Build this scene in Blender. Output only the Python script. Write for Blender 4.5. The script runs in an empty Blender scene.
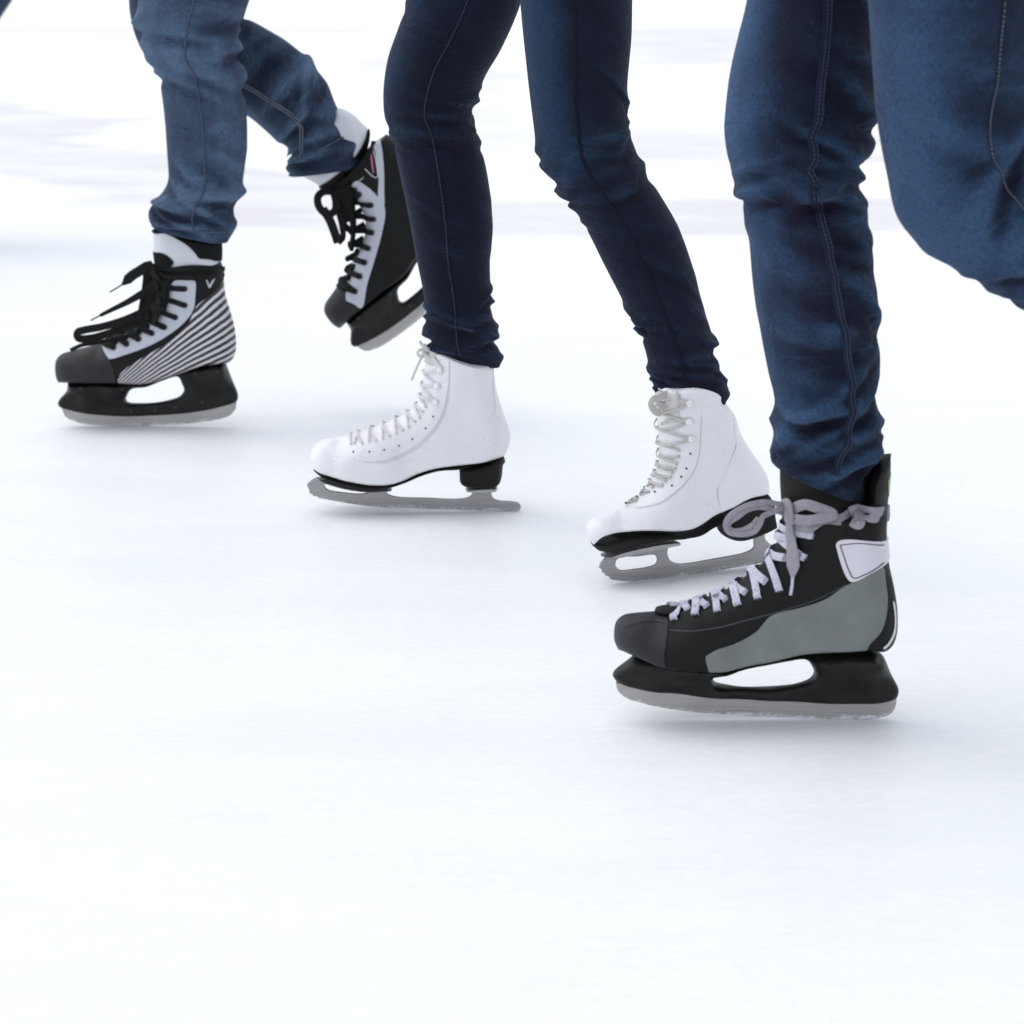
import bpy, bmesh, math, random
import numpy as np
from mathutils import Vector, Matrix
from mathutils.geometry import delaunay_2d_cdt

random.seed(7); RNG = np.random.default_rng(11)
scene = bpy.context.scene
COL = scene.collection
# ------------------------------------------------------------------ camera
RES = 1024; LENS = 85.0; F = LENS / 36 * RES; H = 0.80
PITCH = math.atan(582 / F)
cam_d = bpy.data.cameras.new('camera'); cam = bpy.data.objects.new('camera', cam_d); COL.objects.link(cam)
cam_d.lens = LENS; cam_d.sensor_width = 36; cam_d.clip_start = 0.05; cam_d.clip_end = 2000
cam.location = (0, 0, H); cam.rotation_euler = (math.radians(90) - PITCH, 0, 0)
cam_d.dof.use_dof = True; cam_d.dof.focus_distance = 2.9; cam_d.dof.aperture_fstop = 9.0
scene.camera = cam
CP, SP = math.cos(PITCH), math.sin(PITCH)


def ray(px, py):
    a = (px - 512) / F; b = -(py - 512) / F
    return np.array([a, CP + b * SP, -SP + b * CP])


def at(px, py, Y):                       # point seen at a pixel, at distance Y
    d = ray(px, py); t = Y / d[1]
    return np.array([d[0] * t, Y, H + d[2] * t])


def ground_y(py):
    d = ray(512, py); return -H / d[2] * d[1]


def Z(x0, y0, k):                        # enlarged reading of the photo -> pixel
    return lambda pts: [(x0 + p[0] / k, y0 + p[1] / k) + tuple(p[2:]) for p in pts]


# ------------------------------------------------------------------ materials
def new_mat(name):
    m = bpy.data.materials.new(name); m.use_nodes = True
    nt = m.node_tree; b = nt.nodes['Principled BSDF']
    return m, nt, b


def N(nt, typ, **kw):
    n = nt.nodes.new(typ)
    for k, v in kw.items():
        if k.startswith('i_'):
            key = k[2:]
            key = int(key) if key.isdigit() else key.replace('_', ' ')
            n.inputs[key].default_value = v
        else:
            setattr(n, k, v)
    return n


def L(nt, a, ao, b, bi):
    nt.links.new(a.outputs[ao], b.inputs[bi])


def mixcol(nt, fac, a, b, blend='MIX'):
    n = nt.nodes.new('ShaderNodeMix'); n.data_type = 'RGBA'; n.blend_type = blend
    for idx, v in ((0, fac), (6, a), (7, b)):
        if isinstance(v, (tuple, list)):
            n.inputs[idx].default_value = tuple(v) + ((1,) if len(v) == 3 else ())
        elif isinstance(v, (int, float)):
            n.inputs[idx].default_value = v
        else:
            nt.links.new(v, n.inputs[idx])
    return n.outputs[2]


def mth(nt, op, a, b=None, c=None):
    n = nt.nodes.new('ShaderNodeMath'); n.operation = op
    for i, v in enumerate((a, b, c)):
        if v is None: continue
        if isinstance(v, (int, float)): n.inputs[i].default_value = v
        else: nt.links.new(v, n.inputs[i])
    return n.outputs[0]


def smooth(nt, v, lo, hi, a=0.0, b=1.0):
    n = nt.nodes.new('ShaderNodeMapRange'); n.interpolation_type = 'SMOOTHSTEP'
    nt.links.new(v, n.inputs[0])
    for i, x in ((1, lo), (2, hi), (3, a), (4, b)): n.inputs[i].default_value = x
    return n.outputs[0]


def noise(nt, vec, scale, detail=4, rough=.55):
    n = N(nt, 'ShaderNodeTexNoise'); n.inputs['Scale'].default_value = scale
    n.inputs['Detail'].default_value = detail; n.inputs['Roughness'].default_value = rough
    if vec is not None: nt.links.new(vec, n.inputs['Vector'])
    return n.outputs[0]


def bump(nt, b, h, strength, dist):
    n = N(nt, 'ShaderNodeBump'); n.inputs['Strength'].default_value = strength; n.inputs['Distance'].default_value = dist
    nt.links.new(h, n.inputs['Height']); nt.links.new(n.outputs[0], b.inputs['Normal'])


def objvec(nt, scale=(1, 1, 1)):
    tc = N(nt, 'ShaderNodeTexCoord'); mp = N(nt, 'ShaderNodeMapping')
    mp.inputs['Scale'].default_value = scale
    L(nt, tc, 'Object', mp, 'Vector'); return mp.outputs[0]


def leather(name, col, rough=.5, var=.18, grain=420, gb=.25, scuff=None, spec=.5, crease=0):
    m, nt, b = new_mat(name); v = objvec(nt)
    big = noise(nt, v, 28, 5, .6); fine = noise(nt, v, grain, 3)
    c = mixcol(nt, big, tuple(x * (1 - var) for x in col), tuple(min(1, x * (1 + var)) for x in col))
    if scuff:
        sc = smooth(nt, noise(nt, objvec(nt, (1, 1, 2.5)), 55, 6, .7), .60, .74)
        c = mixcol(nt, mth(nt, 'MULTIPLY', sc, scuff[3]), c, scuff[:3])
    nt.links.new(c, b.inputs['Base Color'])
    r = smooth(nt, big, .3, .7, rough - .07, rough + .1); nt.links.new(r, b.inputs['Roughness'])
    b.inputs['Specular IOR Level'].default_value = spec
    hgt = mth(nt, 'ADD', mth(nt, 'MULTIPLY', fine, .5), big)
    if crease:
        n_ = noise(nt, objvec(nt, (1, 1, 2.6)), 20, 4, .55); cr_ = smooth(nt, mth(nt, 'ABSOLUTE', mth(nt, 'SUBTRACT', n_, .5)), 0, .05, 1, 0)
        cr_ = mth(nt, 'MULTIPLY', cr_, smooth(nt, noise(nt, v, 11, 2), .42, .62)); hgt = mth(nt, 'SUBTRACT', hgt, mth(nt, 'MULTIPLY', cr_, crease))
    bump(nt, b, hgt, gb, .002)
    return m


def denim(name, ink, worn, purple):
    m, nt, b = new_mat(name)
    at_ = N(nt, 'ShaderNodeAttribute', attribute_name='cloth'); fd = N(nt, 'ShaderNodeAttribute', attribute_name='fade')
    def mapped(s):
        mp = N(nt, 'ShaderNodeMapping'); mp.inputs['Scale'].default_value = s
        L(nt, at_, 'Vector', mp, 'Vector'); return mp.outputs[0]
    slub = noise(nt, mapped((1, .22, 1)), 800, 3, .65)       # slubs run along the leg
    weft = noise(nt, mapped((.4, 1, 1)), 700, 3, .6)
    crease = noise(nt, mapped((.45, 1.5, 1)), 26, 4, .6)
    cloud = noise(nt, mapped((1, .6, 1)), 16, 5, .6)
    mott = noise(nt, mapped((1, 1, 1)), 75, 4, .65)
    zn = N(nt, 'ShaderNodeAttribute', attribute_name='zone')
    def ridged(sc, w_, vec):
        n_ = noise(nt, mapped(vec), sc, 3, .5); return smooth(nt, mth(nt, 'ABSOLUTE', mth(nt, 'SUBTRACT', n_, .5)), 0, w_, 1, 0)
    rid = mth(nt, 'MAXIMUM', ridged(17, .055, (.42, 1.5, 1)), mth(nt, 'MULTIPLY', ridged(38, .07, (.5, 1.2, 1)), .6))
    rid = mth(nt, 'MULTIPLY', rid, smooth(nt, zn.outputs['Fac'], .05, .7, .12, 1))
    f = mth(nt, 'ADD', fd.outputs['Fac'], mth(nt, 'MULTIPLY', rid, .20))
    f = mth(nt, 'ADD', f, mth(nt, 'MULTIPLY', mth(nt, 'SUBTRACT', cloud, .5), .55))
    f = mth(nt, 'ADD', f, mth(nt, 'MULTIPLY', mth(nt, 'SUBTRACT', mott, .5), .35))
    f = smooth(nt, f, 0.0, 1.0)
    c = mixcol(nt, f, ink, worn)
    pc = smooth(nt, noise(nt, mapped((1, .5, 1)), 9, 3), .45, .7)
    c = mixcol(nt, mth(nt, 'MULTIPLY', pc, .55), c, purple)
    th = mth(nt, 'ADD', mth(nt, 'MULTIPLY', slub, .6), mth(nt, 'MULTIPLY', weft, .4))
    g = smooth(nt, th, .30, .70, .56, 1.46)
    mul = N(nt, 'ShaderNodeVectorMath', operation='SCALE'); nt.links.new(c, mul.inputs[0]); nt.links.new(g, mul.inputs['Scale'])
    nt.links.new(mul.outputs[0], b.inputs['Base Color'])
    b.inputs['Roughness'].default_value = .9; b.inputs['Specular IOR Level'].default_value = .2
    b.inputs['Sheen Weight'].default_value = .12; b.inputs['Sheen Roughness'].default_value = .4
    b.inputs['Sheen Tint'].default_value = (.55, .7, 1, 1)
    bump(nt, b, mth(nt, 'ADD', mth(nt, 'ADD', th, mth(nt, 'MULTIPLY', mott, 1.2)), mth(nt, 'ADD', mth(nt, 'MULTIPLY', crease, 3.0), mth(nt, 'MULTIPLY', rid, 2.2))), .55, .0022)
    return m


def steel(name, col, frost=.5, metal=.75):
    m, nt, b = new_mat(name); v = objvec(nt); ed = N(nt, 'ShaderNodeAttribute', attribute_name='edge')
    st = noise(nt, objvec(nt, (.25, 1, 14)), 70, 5, .7); sp = noise(nt, objvec(nt, (1, 1, 1.6)), 190, 5, .75); bg = noise(nt, objvec(nt, (1, 1, 2)), 26, 4, .6)
    low = mth(nt, 'SUBTRACT', 1.0, mth(nt, 'DIVIDE', ed.outputs['Fac'], .010))
    fr = smooth(nt, mth(nt, 'ADD', mth(nt, 'MULTIPLY', low, .30), mth(nt, 'ADD', mth(nt, 'MULTIPLY', sp, .6), mth(nt, 'MULTIPLY', bg, .35))), .62, .80, 0, frost)
    c = mixcol(nt, smooth(nt, st, .3, .7), tuple(x * .84 for x in col), tuple(x * 1.14 for x in col))
    c = mixcol(nt, fr, c, (.80, .82, .85)); nt.links.new(c, b.inputs['Base Color'])
    nt.links.new(mth(nt, 'MULTIPLY', mth(nt, 'SUBTRACT', 1.0, fr), metal), b.inputs['Metallic'])
    nt.links.new(smooth(nt, st, .2, .8, .26, .42), b.inputs['Roughness'])
    bump(nt, b, mth(nt, 'ADD', mth(nt, 'MULTIPLY', st, .5), mth(nt, 'MULTIPLY', fr, 2)), .2, .001)
    return m


def plain(name, col, rough=.6, spec=.4, metal=0):
    m, nt, b = new_mat(name); v = objvec(nt); n_ = noise(nt, v, 90, 4, .6)
    nt.links.new(mixcol(nt, n_, tuple(x * .82 for x in col), tuple(min(1, x * 1.15) for x in col)), b.inputs['Base Color'])
    b.inputs['Roughness'].default_value = rough; b.inputs['Specular IOR Level'].default_value = spec; b.inputs['Metallic'].default_value = metal
    bump(nt, b, noise(nt, v, 500, 3), .2, .001)
    return m


def lacemat(name, col, speck, amt=.6):
    m, nt, b = new_mat(name); v = objvec(nt); n_ = noise(nt, v, 600, 2, .5); b2 = noise(nt, v, 120, 3)
    c = mixcol(nt, b2, tuple(x * .75 for x in col), tuple(min(1, x * 1.15) for x in col))
    c = mixcol(nt, mth(nt, 'MULTIPLY', smooth(nt, n_, .56, .66), amt), c, speck)
    nt.links.new(c, b.inputs['Base Color']); b.inputs['Roughness'].default_value = .85; b.inputs['Specular IOR Level'].default_value = .2
    bump(nt, b, n_, .5, .001)
    return m


def stripes(name, dark, light):
    m, nt, b = new_mat(name); a = N(nt, 'ShaderNodeAttribute', attribute_name='band')
    fr = mth(nt, 'FRACT', a.outputs['Fac'])
    wob = mth(nt, 'MULTIPLY', mth(nt, 'SUBTRACT', noise(nt, objvec(nt), 34, 4), .5), .5)
    tri = mth(nt, 'ABSOLUTE', mth(nt, 'SUBTRACT', mth(nt, 'ADD', fr, wob), .5))
    k = smooth(nt, tri, .23, .31)
    c = mixcol(nt, k, dark, light); nt.links.new(c, b.inputs['Base Color'])
    b.inputs['Roughness'].default_value = .42
    bump(nt, b, noise(nt, objvec(nt), 300, 3), .2, .001)
    return m


M = {}
M['black'] = leather('black_synthetic_leather', (.0062, .0062, .0064), .58, gb=.4, scuff=(.03, .03, .03, .5), spec=.2)
M['toecap'] = leather('dark_navy_toe_plastic', (.013, .0145, .019), .52, gb=.35, scuff=(.05, .05, .06, .6), spec=.35)
M['toecap_b'] = leather('dark_grey_toe_plastic', (.0135, .0135, .015), .55, spec=.35, grain=700, gb=.4, scuff=(.09, .09, .1, .6))
M['greysuede'] = leather('grey_suede', (.185, .20, .198), .85, .30, 900, .4, spec=.2)
M['silver'] = leather('silver_synthetic', (.47, .49, .56), .4, .08)
M['silver_in'] = leather('silver_tongue_fabric', (.60, .62, .66), .6, .06)
M['white'] = leather('white_boot_leather', (.80, .795, .825), .48, .05, 160, .32, scuff=(.46, .45, .48, .45), crease=1.0)
M['whitepatch'] = leather('white_patch_leather', (.66, .63, .69), .45, .05)
M['felt'] = leather('black_felt', (.012, .012, .013), .95, .2, 1200, .5, spec=.1)
M['ankle'] = leather('dark_olive_ankle_lining', (.016, .016, .0145), .8, .25, 700, .4, spec=.2)
M['holder'] = leather('black_nylon_holder', (.0060, .0060, .0060), .42, .15, 600, .3, scuff=(.06, .06, .06, .4), spec=.28)
M['sole'] = leather('black_sole_edge', (.009, .0085, .0085), .7, .2, spec=.25)
M['plate'] = plain('sole_plate_metal', (.42, .41, .42), .4, .5, .5)
M['steel'] = steel('frosted_steel', (.40, .385, .382), .75, .7)
M['steel_f'] = steel('figure_blade_steel', (.335, .328, .332), .55, .65)
M['lace_grey'] = lacemat('grey_white_lace', (.31, .30, .33), (.12, .12, .15), .4)
M['lace_light'] = lacemat('white_flecked_lace', (.56, .56, .66), (.12, .12, .17))
M['lace_black'] = lacemat('black_lace', (.009, .009, .009), (.03, .03, .03))
M['lace_cream'] = lacemat('cream_lace', (.57, .55, .52), (.42, .40, .38))
M['lace_pale'] = lacemat('pale_cream_lace', (.71, .70, .69), (.58, .56, .55))
M['tongue_w'] = leather('pale_tongue_leather', (.60, .585, .58), .6, .08)
M['eyedark'] = plain('dark_metal_eyelet', (.035, .035, .04), .35, .5, .4)
M['eyegrey'] = plain('grey_metal_eyelet', (.10, .10, .12), .35, .5, .4)
M['hook'] = plain('white_lace_hook', (.82, .83, .84), .3, .6)
M['pink'] = plain('pink_print', (.42, .13, .24), .5)
M['rivet'] = plain('dark_rivet', (.035, .035, .036), .4, .5, .3)
M['lime'] = plain('lime_print', (.22, .36, .07), .5)
M['reflect'] = plain('white_print', (.66, .66, .68), .4)
M['stripe'] = stripes('striped_side_print', (.012, .012, .014), (.60, .585, .61))
M['groove'] = plain('dark_stitch_line', (.05, .05, .06), .7)
M['wgroove'] = plain('grey_stitch_line', (.56, .56, .61), .7)
M['denim_right'] = denim('dark_blue_denim', (.0048, .0060, .0185), (.031, .068, .136), (.0105, .0062, .0185))
M['denim_mid'] = denim('navy_stretch_denim', (.0050, .0056, .0155), (.0135, .032, .070), (.008, .0064, .018))
M['denim_left'] = denim('faded_blue_denim', (.0115, .018, .042), (.080, .132, .212), (.022, .024, .052))
M['thread'] = plain('pale_thread', (.20, .20, .23), .8)
M['thread_dim'] = plain('blue_grey_thread', (.052, .064, .10), .8)
M['thread_mid'] = plain('pale_blue_thread', (.11, .14, .20), .8)
M['thread_lt'] = plain('white_thread', (.34, .35, .38), .8)
M['seam_r'] = plain('dark_seam_denim', (.011, .016, .038), .9, .2)
M['seam_l'] = plain('blue_seam_denim', (.030, .047, .090), .9, .2)


# ------------------------------------------------------------------ geometry
def link(name, me, mats, parent=None, smooth_angle=38):
    o = bpy.data.objects.new(name, me)
    for m in (mats if isinstance(mats, (list, tuple)) else [mats]): me.materials.append(m)
    COL.objects.link(o)
    if parent is not None: o.parent = parent
    me.polygons.foreach_set('use_smooth', [True] * len(me.polygons))
    if smooth_angle: me.set_sharp_from_angle(angle=math.radians(smooth_angle))
    return o


def mesh(verts, faces, merge=None):
    me = bpy.data.meshes.new('m'); me.from_pydata([tuple(map(float, v)) for v in verts], [], [tuple(map(int, f)) for f in faces])
    bm = bmesh.new(); bm.from_mesh(me)
    if merge: bmesh.ops.remove_doubles(bm, verts=bm.verts, dist=merge)
    bmesh.ops.recalc_face_normals(bm, faces=bm.faces)
    bm.to_mesh(me); bm.free(); me.validate(); return me


def cat(pts, step):                       # Catmull-Rom through points, resampled
    P = np.asarray(pts, float)
    if len(P) == 2: P = np.array([P[0], (P[0] + P[1]) / 2, P[1]])
    Q = np.vstack([2 * P[0] - P[1], P, 2 * P[-1] - P[-2]]); out = []
    for i in range(len(P) - 1):
        p0, p1, p2, p3 = Q[i:i + 4]
        d = lambda a, b: max(np.linalg.norm(b - a), 1e-9) ** .5
        t0 = 0; t1 = t0 + d(p0, p1); t2 = t1 + d(p1, p2); t3 = t2 + d(p2, p3)
        n = max(2, int(np.linalg.norm(p2 - p1) / step * 3))
        for t in np.linspace(t1, t2, n, endpoint=False):
            A1 = (t1 - t) / (t1 - t0) * p0 + (t - t0) / (t1 - t0) * p1
            A2 = (t2 - t) / (t2 - t1) * p1 + (t - t1) / (t2 - t1) * p2
            A3 = (t3 - t) / (t3 - t2) * p2 + (t - t2) / (t3 - t2) * p3
            B1 = (t2 - t) / (t2 - t0) * A1 + (t - t0) / (t2 - t0) * A2
            B2 = (t3 - t) / (t3 - t1) * A2 + (t - t1) / (t3 - t1) * A3
            out.append((t2 - t) / (t2 - t1) * B1 + (t - t1) / (t2 - t1) * B2)
    out.append(P[-1]); out = np.array(out)
    s = np.concatenate([[0], np.cumsum(np.linalg.norm(np.diff(out, axis=0), axis=1))])
    n = max(2, int(round(s[-1] / step)) + 1); q = np.linspace(0, s[-1], n)
    return np.stack([np.interp(q, s, out[:, k]) for k in range(out.shape[1])], 1)


def inside(P, poly):
    x, y = P[:, 0][:, None], P[:, 1][:, None]; a = poly; b = np.roll(poly, -1, 0)
    c = ((a[:, 1] > y) != (b[:, 1] > y))
    xi = (b[:, 0] - a[:, 0]) * (y - a[:, 1]) / (np.where(b[:, 1] == a[:, 1], 1e-12, b[:, 1] - a[:, 1])) + a[:, 0]
    return (np.sum(c & (x < xi), 1) % 2) == 1


def segdist(P, line):
    a = line[:-1]; d = line[1:] - a; l2 = np.maximum((d ** 2).sum(1), 1e-18)
    ap = P[:, None, :] - a[None]; t = np.clip((ap * d[None]).sum(2) / l2, 0, 1)
    q = a[None] + t[..., None] * d[None]; D = np.linalg.norm(P[:, None, :] - q, axis=2)
    return D


class Shape:
    """a rounded solid: side outline in groups of edges, each with its own rounding radius, and a half-width field"""
    def __init__(s, groups, W, holes=(), step=.0028):
        s.groups = []; prev = None; pts = []
        first = groups[0][1][0]
        for i, (R, g) in enumerate(groups):
            g = list(g)
            if prev is not None: g = [prev] + g
            if i == len(groups) - 1: g = g + [first]
            prev = g[-1]
            c = cat([p[:2] for p in g], step); s.groups.append((R, c)); pts.append(c[:-1])
        s.poly = np.vstack(pts); s.holes = []
        for (R, h) in holes:
            c = cat(list(h) + [h[0]], step); s.groups.append((R, c)); s.holes.append(c[:-1])
        s.W = np.array(W, float); s.maxR = max(R for R, _ in s.groups)
        a = s.poly; s.ccw = np.sum(a[:, 0] * np.roll(a[:, 1], -1) - np.roll(a[:, 0], -1) * a[:, 1]) > 0

    def width(s, P):
        d2 = ((P[:, None, :] - s.W[None, :, :2]) ** 2).sum(2) + 1e-4; w = 1 / d2 ** 1.5
        return (w * s.W[:, 2]).sum(1) / w.sum(1)

    def w(s, P):
        P = np.asarray(P, float).reshape(-1, 2); f = np.ones(len(P))
        for R, c in s.groups:
            t = np.clip(segdist(P, c).min(1) / R, 0, 1); f *= np.sqrt(np.maximum(0, 1 - (1 - t) ** 2))
        f[~inside(P, s.poly)] = 0
        return f * s.width(P)

    def outn(s, p):
        p = np.asarray(p, float).reshape(1, 2); c = np.vstack([s.poly, s.poly[:1]]); D = segdist(p, c)[0]; i = D.argmin()
        d = c[i + 1] - c[i]; d /= np.linalg.norm(d) + 1e-12
        return np.array([d[1], -d[0]]) if s.ccw else np.array([-d[1], d[0]])

    def nrm(s, p):
        p = np.asarray(p, float); n2 = s.outn(p); D = segdist(p.reshape(1, 2), np.vstack([s.poly, s.poly[:1]])).min()
        if D < .0016: p = p - n2 * (.0016 - D)
        e = .0012; w = s.w([p + (e, 0), p - (e, 0), p + (0, e), p - (0, e)])
        g = np.array([-(w[0] - w[1]) / (2 * e), -1, -(w[2] - w[3]) / (2 * e)]); return g / np.linalg.norm(g)

    def tri(s, inc=None, step=.0038):
        """triangulate the outline (or its overlap with polygon inc)"""
        polys = [s.poly] + s.holes + ([inc] if inc is not None else [])
        V = []; E = []
        for p in polys:
            o = len(V); V += list(map(tuple, p)); E += [(o + i, o + (i + 1) % len(p)) for i in range(len(p))]
        ext = []
        for R, c in s.groups:
            nn = np.gradient(c, axis=0); nn /= np.linalg.norm(nn, axis=1)[:, None] + 1e-12
            for k in (.05, .15, .32, .6, 1.0):
                dd = k * R
                if dd > .02: continue
                for sg in (1, -1):
                    q = c + sg * dd * np.stack([nn[:, 1], -nn[:, 0]], 1); D = np.min([segdist(q, g[1]).min(1) for g in s.groups], 0)
                    q = q[D > .93 * dd]
                    if dd > .004 and len(q): q = q[::2]
                    ext.append(q)
        mn, mx = s.poly.min(0), s.poly.max(0)
        gx, gy = np.meshgrid(np.arange(mn[0], mx[0], step), np.arange(mn[1], mx[1], step)); gx = gx + (np.arange(gx.shape[0]) % 2)[:, None] * step / 2
        g = np.stack([gx.ravel(), gy.ravel()], 1); D = np.min([segdist(g, gg[1]).min(1) for gg in s.groups], 0)
        ext.append(g[D > min(.9 * s.maxR, .003)]); X = np.vstack(ext)
        keep = inside(X, s.poly)
        for h in s.holes: keep &= ~inside(X, h)
        if inc is not None: keep &= inside(X, inc) & (segdist(X, np.vstack([inc, inc[:1]])).min(1) > .0005)
        X = X[keep]
        q = np.round(X / .0004).astype(int); _, idx = np.unique(q, axis=0, return_index=True); X = X[idx]
        V += list(map(tuple, X))
        r = delaunay_2d_cdt([Vector(v) for v in V], E, [], 0, 1e-6)
        v2 = np.array([tuple(v) for v in r[0]]); T = np.array([f for f in r[2] if len(f) == 3])
        cen = v2[T].mean(1); keep = inside(cen, s.poly)
        for h in s.holes: keep &= ~inside(cen, h)
        if inc is not None: keep &= inside(cen, inc)
        a = v2[T]; area = np.abs((a[:, 1, 0] - a[:, 0, 0]) * (a[:, 2, 1] - a[:, 0, 1]) - (a[:, 2, 0] - a[:, 0, 0]) * (a[:, 1, 1] - a[:, 0, 1]))
        T = T[keep & (area > 1e-10)]
        used = np.unique(T); mp = -np.ones(len(v2), int); mp[used] = np.arange(len(used))
        return v2[used], mp[T]

    def solid(s, name, mat, parent, step=.0038, dy=0.0):
        v, T = s.tri(None, step); w = s.w(v)
        for p in [s.poly] + s.holes:
            w[segdist(v, np.vstack([p, p[:1]])).min(1) < 2e-4] = 0
        n = len(v); vs = np.vstack([np.stack([v[:, 0], -w + dy, v[:, 1]], 1), np.stack([v[:, 0], w + dy, v[:, 1]], 1)])
        fs = np.vstack([T, T[:, ::-1] + n])
        return link(name, mesh(vs, fs, 2e-5), mat, parent)

    def blade(s, mat, parent, step=.006):
        o = s.solid('blade', mat, parent, step); me = o.data; co = np.zeros(len(me.vertices) * 3); me.vertices.foreach_get('co', co); co = co.reshape(-1, 3)
        u = s.poly[:, 0]; bins = np.linspace(u.min(), u.max(), 40); lowv = np.array([s.poly[np.abs(u - q) < (bins[1] - bins[0]), 1].min() for q in bins])
        a = me.attributes.new('edge', 'FLOAT', 'POINT'); a.data.foreach_set('value', (co[:, 2] - np.interp(co[:, 0], bins, lowv)).astype(np.float32)); return o

    def slab(s, name, mat, parent, poly, off=.0012, both=True, attr=None, step=.0038, sm=.0025, corner=False, lo=None):
        inc = cat(list(poly) + [poly[0]], sm)[:-1]
        if corner:
            pl = [np.asarray(p, float) for p in poly] ; inc = np.vstack([np.linspace(pl[i], pl[(i + 1) % len(pl)], 1 + max(1, int(np.linalg.norm(pl[(i + 1) % len(pl)] - pl[i]) / sm)))[:-1] for i in range(len(pl))])
        v, T = s.tri(inc, step); w = s.w(v)
        edge = segdist(v, np.vstack([s.poly, s.poly[:1]])).min(1) < 3e-4
        for i in np.where(edge)[0]:
            v[i] = v[i] + s.outn(v[i]) * off; w[i] = 0
        ec = {}
        for f in T:
            for a, b in ((f[0], f[1]), (f[1], f[2]), (f[2], f[0])): ec[(a, b)] = 1
        bd = [(a, b) for (a, b) in ec if (b, a) not in ec]
        n = len(v); low = off - .003 if lo is None else lo
        if both: y0, y1 = -(w + off), (w + off)
        else: y0, y1 = -(w + off), -np.maximum(w + low, 0)
        vs = np.vstack([np.stack([v[:, 0], y0, v[:, 1]], 1), np.stack([v[:, 0], y1, v[:, 1]], 1)])
        fs = [tuple(f) for f in T] + [tuple(f[::-1] + n) for f in T] + [(b, a, a + n, b + n) for a, b in bd]
        me = mesh(vs, fs)
        if attr:
            a = me.attributes.new(attr[0], 'FLOAT', 'POINT'); co = np.zeros(len(me.vertices) * 3); me.vertices.foreach_get('co', co); co = co.reshape(-1, 3)
            a.data.foreach_set('value', attr[1](co[:, 0], co[:, 2]).astype(np.float32))
        return link(name, me, mat, parent)

    def sp(s, p, off, side=1):
        p = np.asarray(p, float); n = s.nrm(p); w = s.w([p])[0]
        q = np.array([p[0], -w, p[1]]) + n * off; nn = n.copy()
        if side < 0: q[1] *= -1; nn[1] *= -1
        return q, nn


class Union:
    def __init__(s, *sh): s.sh = sh
    def w(s, P): return np.max([h.w(P) for h in s.sh], 0)
    def nrm(s, p): return max(s.sh, key=lambda h: h.w([p])[0]).nrm(p)


class Geo:
    def __init__(s): s.v = []; s.f = []; s.mi = []
    def add(s, vs, fs, mi=0):
        o = len(s.v); s.v += [tuple(x) for x in vs]; s.f += [tuple(i + o for i in f) for f in fs]; s.mi += [mi] * len(fs)
    def ribbon(s, path, norms, width, thick, mi=0, step=.003, taper=None):
        P = np.asarray(path, float); Nn = np.asarray(norms, float)
        if len(Nn) == 1 or Nn.ndim == 1: Nn = np.tile(Nn.reshape(-1, 3)[0], (len(P), 1))
        R = cat(np.hstack([P, Nn]), step); P, Nn = R[:, :3], R[:, 3:]
        T = np.gradient(P, axis=0); T /= np.linalg.norm(T, axis=1)[:, None] + 1e-12
        Nn = Nn - (Nn * T).sum(1)[:, None] * T; Nn /= np.linalg.norm(Nn, axis=1)[:, None] + 1e-12
        B = np.cross(T, Nn); k = 10; n = len(P); vs = []
        for i in range(n):
            wd = width / 2 * (taper(i / (n - 1)) if taper else 1)
            for j in range(k):
                a = 2 * math.pi * j / k; c, sn = math.cos(a), math.sin(a)
                c = math.copysign(abs(c) ** .6, c); sn = math.copysign(abs(sn) ** .8, sn)
                vs.append(P[i] + B[i] * c * wd + Nn[i] * sn * thick / 2)
        fs = [(i * k + j, i * k + (j + 1) % k, (i + 1) * k + (j + 1) % k, (i + 1) * k + j) for i in range(n - 1) for j in range(k)]
        fs += [tuple(range(k - 1, -1, -1)), tuple(range((n - 1) * k, n * k))]
        s.add(vs, fs, mi)
    def disc(s, c, n, r, h, mi=0, k=18, inner=0.0):
        n = np.asarray(n) / np.linalg.norm(n); u = np.cross(n, (0, 0, 1.)); u /= np.linalg.norm(u); v = np.cross(n, u)
        prof = [(r, -h), (r, h * .4), (r * .8, h)] + ([(inner, h), (inner * .9, h * .2), (0, h * .15)] if inner else [(r * .4, h * 1.25), (0, h * 1.3)])
        vs = []; 
        for (rr, hh) in prof:
            for j in range(k):
                a = 2 * math.pi * j / k; vs.append(c + n * hh + (u * math.cos(a) + v * math.sin(a)) * rr)
        fs = [(i * k + j, i * k + (j + 1) % k, (i + 1) * k + (j + 1) % k, (i + 1) * k + j) for i in range(len(prof) - 1) for j in range(k)]
        s.add(vs, fs, mi)
    def build(s, name, mats, parent):
        me = bpy.data.meshes.new('m'); me.from_pydata([tuple(map(float, v)) for v in s.v], [], s.f)
        me.polygons.foreach_set('material_index', s.mi)
        bm = bmesh.new(); bm.from_mesh(me); bmesh.ops.recalc_face_normals(bm, faces=bm.faces); bm.to_mesh(me); bm.free()
        return link(name, me, mats, parent, 50)


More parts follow.
